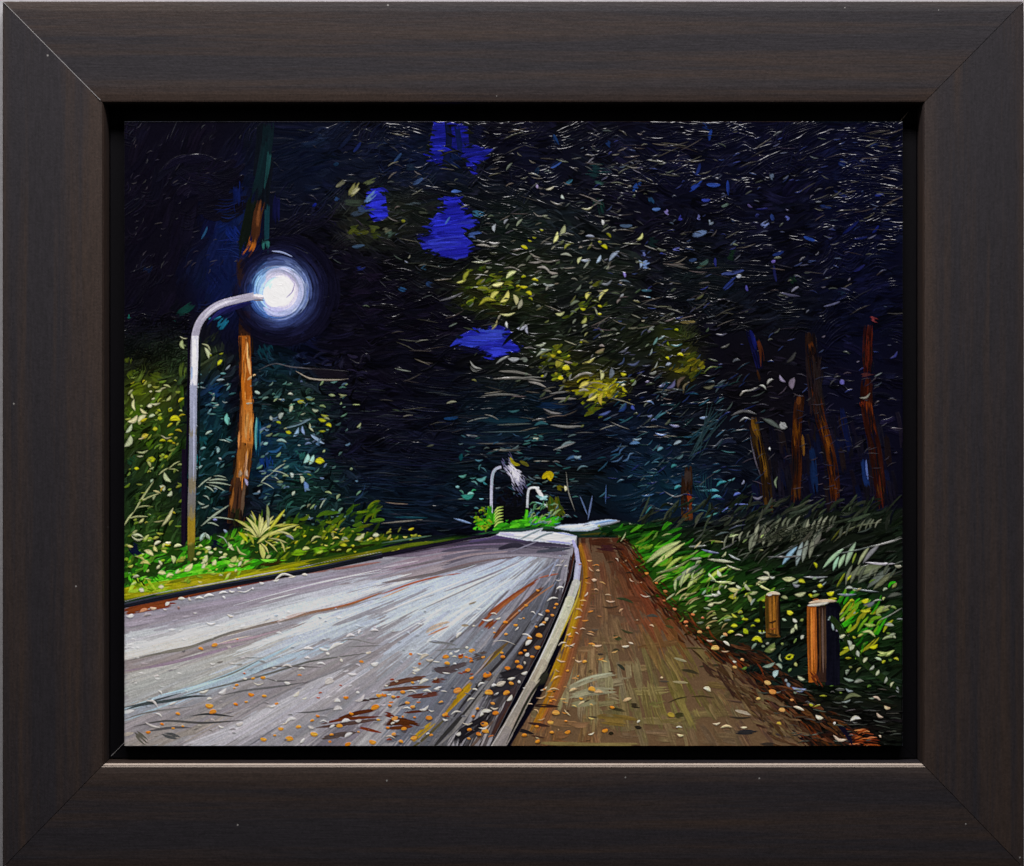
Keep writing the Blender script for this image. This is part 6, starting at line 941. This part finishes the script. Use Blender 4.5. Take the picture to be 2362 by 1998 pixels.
# irregular edges of the paint
HS = blur(HT, 1)*.55+HT*.45
HS = HS-HS.mean()
rough = (vnoise(9, 9, 21, 2)-.5)*.5
ZZ = np.clip(PF-(HS*1.05+rough*.6), PF-9, PF+1.0)
XW = (SX-CX)*sc*S; ZW = (CY-SY)*sc*S; YW = ZZ*S
jx = RS.normal(0, .7, (H,)); 
IRR = 1.0
rdm = blur((IDM == ROAD).astype(float), 2)[..., None]*np.clip((SY-1330)/200, 0, 1)[..., None]; COL = COL*(1+rdm*(np.array([1.05, 1.03, .93])-1))
ptm = blur((IDM == PATH).astype(float), 2)[..., None]*np.clip((SY-1450)/150, 0, 1)[..., None]; COL = COL*(1+ptm*(np.array([1.10, 1.14, 1.02])-1))
gr = RS.normal(0, 1, (H, W)); gr = gr*.6+blur(gr, 1)*1.4
US = np.stack([blur(COL[..., i], 3) for i in range(3)], -1)
COL = np.clip(COL+.55*(COL-US), COL*.35, COL*1.9+.002)*np.exp(.085*gr)[..., None]
FALLOFF = np.interp(SY, [280, 670, 900, 1100, 1300, 1450, 1600, 1720], [.92, 1.09, 1.17, 1.27, 1.4, 1.5, 1.58, 1.65])  # paint colour brightened down the board to offset the lamp falloff
CO = np.clip(COL*FALLOFF[..., None], 0.0006, .93)
names = {WOODS:('painted_woods','dark night woods with bristly near-black strokes'), SKY:('painted_sky_patch','patches of ultramarine night sky between the crowns'), ROAD:('painted_road','grey-lilac road surface scattered with orange leaves'), PATH:('painted_footpath','brown footpath right of the pale kerb'),
 KERB:('painted_kerb','pale curving kerb and dark left kerb of the road'), LAMP:('painted_street_lamp','tall grey street lamp on the left bank'), LAMP2:('painted_street_lamp','small far street lamp, left of the two'), LAMP3:('painted_street_lamp','smallest far street lamp, right of the two'), TRUNK:('painted_pine_trunk','orange-lit pine trunk beside the tall lamp'),
 TR1:('painted_tree_trunk','ochre trunk, leftmost of the four in the right woods'), TR2:('painted_tree_trunk','orange-brown trunk, second of the four in the right woods'), TR3:('painted_tree_trunk','leaning rust trunk, third of the four in the right woods'), TR4:('painted_tree_trunk','red-brown trunk near the right edge'), STUB:('painted_tree_stump','small lit stump right of the bend'),
 POST1:('painted_wooden_post','smaller wooden post among the right-hand leaves'), POST2:('painted_wooden_post','larger wooden post with dark shaded side'), VERGE:('painted_grass_verge','bright yellow-green verge under the tall lamp'), UNDER:('painted_undergrowth','ferns and leaves on the right bank'), GLOW:('painted_lamp_glow','white glow with blue rings round the tall lamp head'), FARROAD:('painted_far_road','bright lit bend of the road far off')}
fid = IDM[:-1, :-1].copy()
# drop speckle: majority smoothing of the id map
for _ in range(3):
    best = None; bc = np.zeros(fid.shape); out = fid.copy()
    for k in range(20):
        m = (fid == k).astype(float)
        if m.sum() == 0: continue
        b = blur(m, 3); u = b > bc; out[u] = k; bc[u] = b[u]
    fid = out
from collections import deque
lab = np.zeros(fid.shape, np.int32); comps = []; hh, ww = fid.shape
fl = fid.ravel().tolist(); lb = [0]*len(fl)
for s0 in range(len(fl)):
    if lb[s0]: continue
    k = fl[s0]; n = len(comps)+1; lb[s0] = n; dq = [s0]; cnt = 1
    while dq:
        p = dq.pop(); x = p % ww
        for q in ((p-1) if x else -1, (p+1) if x < ww-1 else -1, p-ww, p+ww):
            if 0 <= q < len(fl) and not lb[q] and fl[q] == k: lb[q] = n; cnt += 1; dq.append(q)
    comps.append([k, cnt, s0])
lab = np.array(lb).reshape(fid.shape)
big = {}
for k in set(fl): big[k] = max(c for kk, c, _ in comps if kk == k)
lim = {SKY: 260, GLOW: 400}
final = {}
tgt = list(range(len(comps)+1))
for n, (k, cnt, s0) in enumerate(comps, 1):
    if cnt < lim.get(k, big[k]):      # crumbs join the piece beside them
        tgt[n] = lb[s0-1] if s0 % ww else (lb[s0-ww] if s0 >= ww else n)
def res(n, d=0):
    while tgt[n] != n and d < 50: n = tgt[n]; d += 1
    return n
rt = np.array([res(n) for n in range(len(comps)+1)]); lab = rt[lab]
pieces = [(comps[n-1][0], n) for n in np.unique(lab)]
VI = np.arange(H*W).reshape(H, W)
quads = np.stack([VI[:-1, :-1], VI[1:, :-1], VI[1:, 1:], VI[:-1, 1:]], -1)
PX_ = np.stack([XW, YW, ZW], -1).reshape(-1, 3); PC = np.concatenate([CO, np.ones((H, W, 1))], -1).reshape(-1, 4)
for k, n_ in pieces:
    nm, text = names[k]; q = quads[lab == n_]
    if len(q) < 12: continue
    u, inv = np.unique(q.ravel(), return_inverse=True)
    me = bpy.data.meshes.new(nm); me.vertices.add(len(u)); me.vertices.foreach_set('co', PX_[u].astype(np.float32).ravel())
    nq = len(q); me.loops.add(nq*4); me.loops.foreach_set('vertex_index', inv.astype(np.int32).ravel()); me.polygons.add(nq)
    me.polygons.foreach_set('loop_start', np.arange(0, nq*4, 4, dtype=np.int32))
    me.update(calc_edges=True)
    me.polygons.foreach_set('use_smooth', np.ones(nq, bool))
    a = me.color_attributes.new('paint', 'FLOAT_COLOR', 'POINT'); a.data.foreach_set('color', PC[u].astype(np.float32).ravel())
    me.materials.append(paintm)
    o = bpy.data.objects.new(nm, me); link(o); o.parent = board; 
    if k != SKY: o['label'] = text if not (k == GLOW and len(q) < 6000) else 'small white glow of the far lamp'

# wall
wall = mesh_obj('wall', [(-2, 112*S, -2), (2, 112*S, -2), (2, 112*S, 2), (-2, 112*S, 2), (-2, 112*S+.1, -2), (2, 112*S+.1, -2), (2, 112*S+.1, 2), (-2, 112*S+.1, 2)], [(0,1,2,3),(4,7,6,5),(0,4,5,1),(1,5,6,2),(2,6,7,3),(3,7,4,0)], wallm)
wall['kind'] = 'structure'

# ------------------------------------------------------------------ camera, light
cam = bpy.data.cameras.new('camera'); co = bpy.data.objects.new('camera', cam); link(co); scene.camera = co
co.location = (0, -CAMD*S, 0); co.rotation_euler = (R_(90), 0, 0)
cam.sensor_fit = 'HORIZONTAL'; cam.sensor_width = 36; cam.lens = 36*CAMD/2362.; cam.clip_end = 100; cam.clip_start = .01
def area(name, loc, sx, sy, power, col=(1,1,1), tgt=(0,0,0)):
    l = bpy.data.lights.new(name, 'AREA'); l.shape = 'RECTANGLE'; l.size = sx; l.size_y = sy; l.energy = power; l.color = col
    o = bpy.data.objects.new(name, l); link(o); o.location = loc
    from mathutils import Vector
    o.rotation_euler = (Vector(tgt)-Vector(loc)).to_track_quat('-Z', 'Y').to_euler(); return o
area('softbox_above', (-.05, -.55, .85), 1.1, .22, 17.0, (1, .975, .975), (0, 0, .02))
area('softbox_left', (-1.3, -1.0, .5), .5, .5, 1.6, (1, .98, .96))
area('softbox_right', (1.3, -1.0, .5), .5, .5, 1.4, (.97, .98, 1))
w = bpy.data.worlds.new('World'); scene.world = w; w.use_nodes = True; w.node_tree.nodes['Background'].inputs[0].default_value = (.5,.5,.55,1); w.node_tree.nodes['Background'].inputs[1].default_value = .006
vs = scene.view_settings; vs.view_transform = 'Standard'; vs.look = 'None'; vs.exposure = 0; vs.gamma = 1; vs.use_curve_mapping = False
